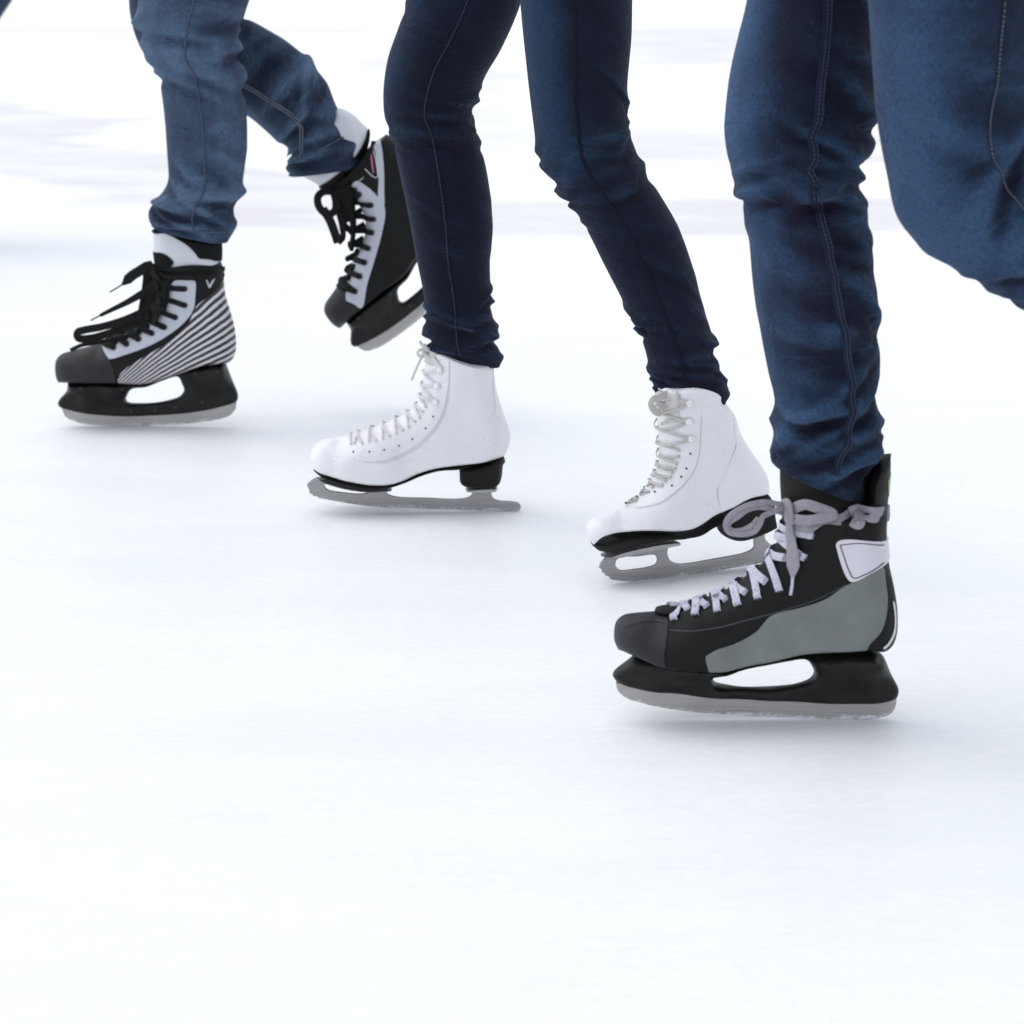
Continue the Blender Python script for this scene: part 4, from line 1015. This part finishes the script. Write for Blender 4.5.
# wet, worn patches further up the rink
warp = noise(nt, objvec(nt, (.5, .8, 1)), .9, 4, .6); wx_ = mth(nt, 'ADD', X, mth(nt, 'MULTIPLY', mth(nt, 'SUBTRACT', warp, .5), 2.2)); wy_ = mth(nt, 'ADD', Yv, mth(nt, 'MULTIPLY', mth(nt, 'SUBTRACT', noise(nt, objvec(nt, (.4, .7, 1)), 1.7, 4, .6), .5), .9))
gp = lambda px, py: np.array([at(px, py, ground_y(py))[0], ground_y(py)])
wet = None
for k_, soft, quad in [(1.0, .30, [(-250, 40), (0, 95), (160, 138), (330, 205), (330, 232), (190, 232), (0, 178), (-250, 110)]), (.9, .18, [(300, 203), (1150, 198), (1150, 230), (300, 232)]), (.85, .5, [(560, 128), (1150, 138), (1150, 168), (560, 160)]),
                       (1.0, 1.2, [(600, 28), (1150, 22), (1150, 60), (600, 66)]), (.8, .7, [(330, 60), (480, 104), (560, 80), (420, 48)]), (.9, .8, [(-300, 26), (390, 28), (390, 34), (-300, 34)]), (.6, .5, [(420, 104), (570, 112), (560, 152), (440, 172)])]:
    g_ = [gp(*q) for q in quad]; m_ = None; cen_ = sum(g_) / len(g_)
    for a_, b_ in zip(g_, g_[1:] + g_[:1]):
        n_ = np.array([-(b_ - a_)[1], (b_ - a_)[0]]); n_ /= np.linalg.norm(n_); n_ = n_ if np.dot(cen_ - a_, n_) > 0 else -n_
        d_ = mth(nt, 'ADD', mth(nt, 'MULTIPLY', wx_, float(n_[0])), mth(nt, 'MULTIPLY_ADD', wy_, float(n_[1]), float(-np.dot(n_, a_))))
        e_ = smooth(nt, d_, -soft * .5, soft * .5); m_ = e_ if m_ is None else mth(nt, 'MULTIPLY', m_, e_)
    m_ = mth(nt, 'MULTIPLY', m_, k_); wet = m_ if wet is None else mth(nt, 'MAXIMUM', wet, m_)
wet = mth(nt, 'MULTIPLY', wet, smooth(nt, noise(nt, objvec(nt, (.5, 1.2, 1)), 1.6, 6, .65), .32, .6, .35, 1))
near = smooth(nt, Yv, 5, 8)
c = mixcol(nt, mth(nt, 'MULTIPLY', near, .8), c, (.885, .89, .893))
c = mixcol(nt, mth(nt, 'MULTIPLY', wet, .9), c, (.645, .628, .63))
# blade scratches
vo = noise(nt, objvec(nt, (.35, 14, 1)), 5, 3, .5); scr = smooth(nt, mth(nt, 'ABSOLUTE', mth(nt, 'SUBTRACT', vo, .5)), 0, .012, 1, 0)
c = mixcol(nt, mth(nt, 'MULTIPLY', scr, .3), c, (.96, .97, .98))
nt.links.new(c, b.inputs['Base Color']); nt.links.new(smooth(nt, f_, .35, .65, .42, .62), b.inputs['Roughness'])
b.inputs['Specular IOR Level'].default_value = .35
bump(nt, b, mth(nt, 'ADD', mth(nt, 'MULTIPLY', s2, .6), mth(nt, 'ADD', noise(nt, objvec(nt), 160, 4, .7), mth(nt, 'MULTIPLY', scr, .5))), .2, .004)

# ------------------------------------------------------------------ light
SUN_EL, SUN_AZ = math.radians(66), math.radians(-62)      # azimuth from +Y (away from the camera) towards -X
w = bpy.data.worlds.new('World'); scene.world = w; w.use_nodes = True; nt = w.node_tree
bg = nt.nodes['Background']; sky = nt.nodes.new('ShaderNodeTexSky'); sky.sky_type = 'NISHITA'; sky.sun_disc = False
sky.sun_elevation = SUN_EL; sky.sun_rotation = SUN_AZ; sky.air_density = 1.0; sky.dust_density = 1.2; sky.ozone_density = .6
hsv = nt.nodes.new('ShaderNodeHueSaturation'); hsv.inputs['Saturation'].default_value = .27
nt.links.new(sky.outputs[0], hsv.inputs['Color']); nt.links.new(hsv.outputs[0], bg.inputs['Color']); bg.inputs['Strength'].default_value = .15
sd = bpy.data.lights.new('sun', 'SUN'); so = bpy.data.objects.new('sun', sd); COL.objects.link(so)
sd.energy = .5; sd.angle = math.radians(70); sd.color = (1, .975, .94)
dirv = Vector((math.sin(SUN_AZ) * math.cos(SUN_EL), math.cos(SUN_AZ) * math.cos(SUN_EL), math.sin(SUN_EL)))
so.rotation_euler = dirv.to_track_quat('Z', 'Y').to_euler(); so.location = dirv * 20
vs = scene.view_settings; scene.display_settings.display_device = 'sRGB'
vs.view_transform = 'Standard'; vs.look = 'None'; vs.exposure = 0.68; vs.gamma = 1; vs.use_curve_mapping = False
scene.cycles.max_bounces = 8; scene.cycles.diffuse_bounces = 5
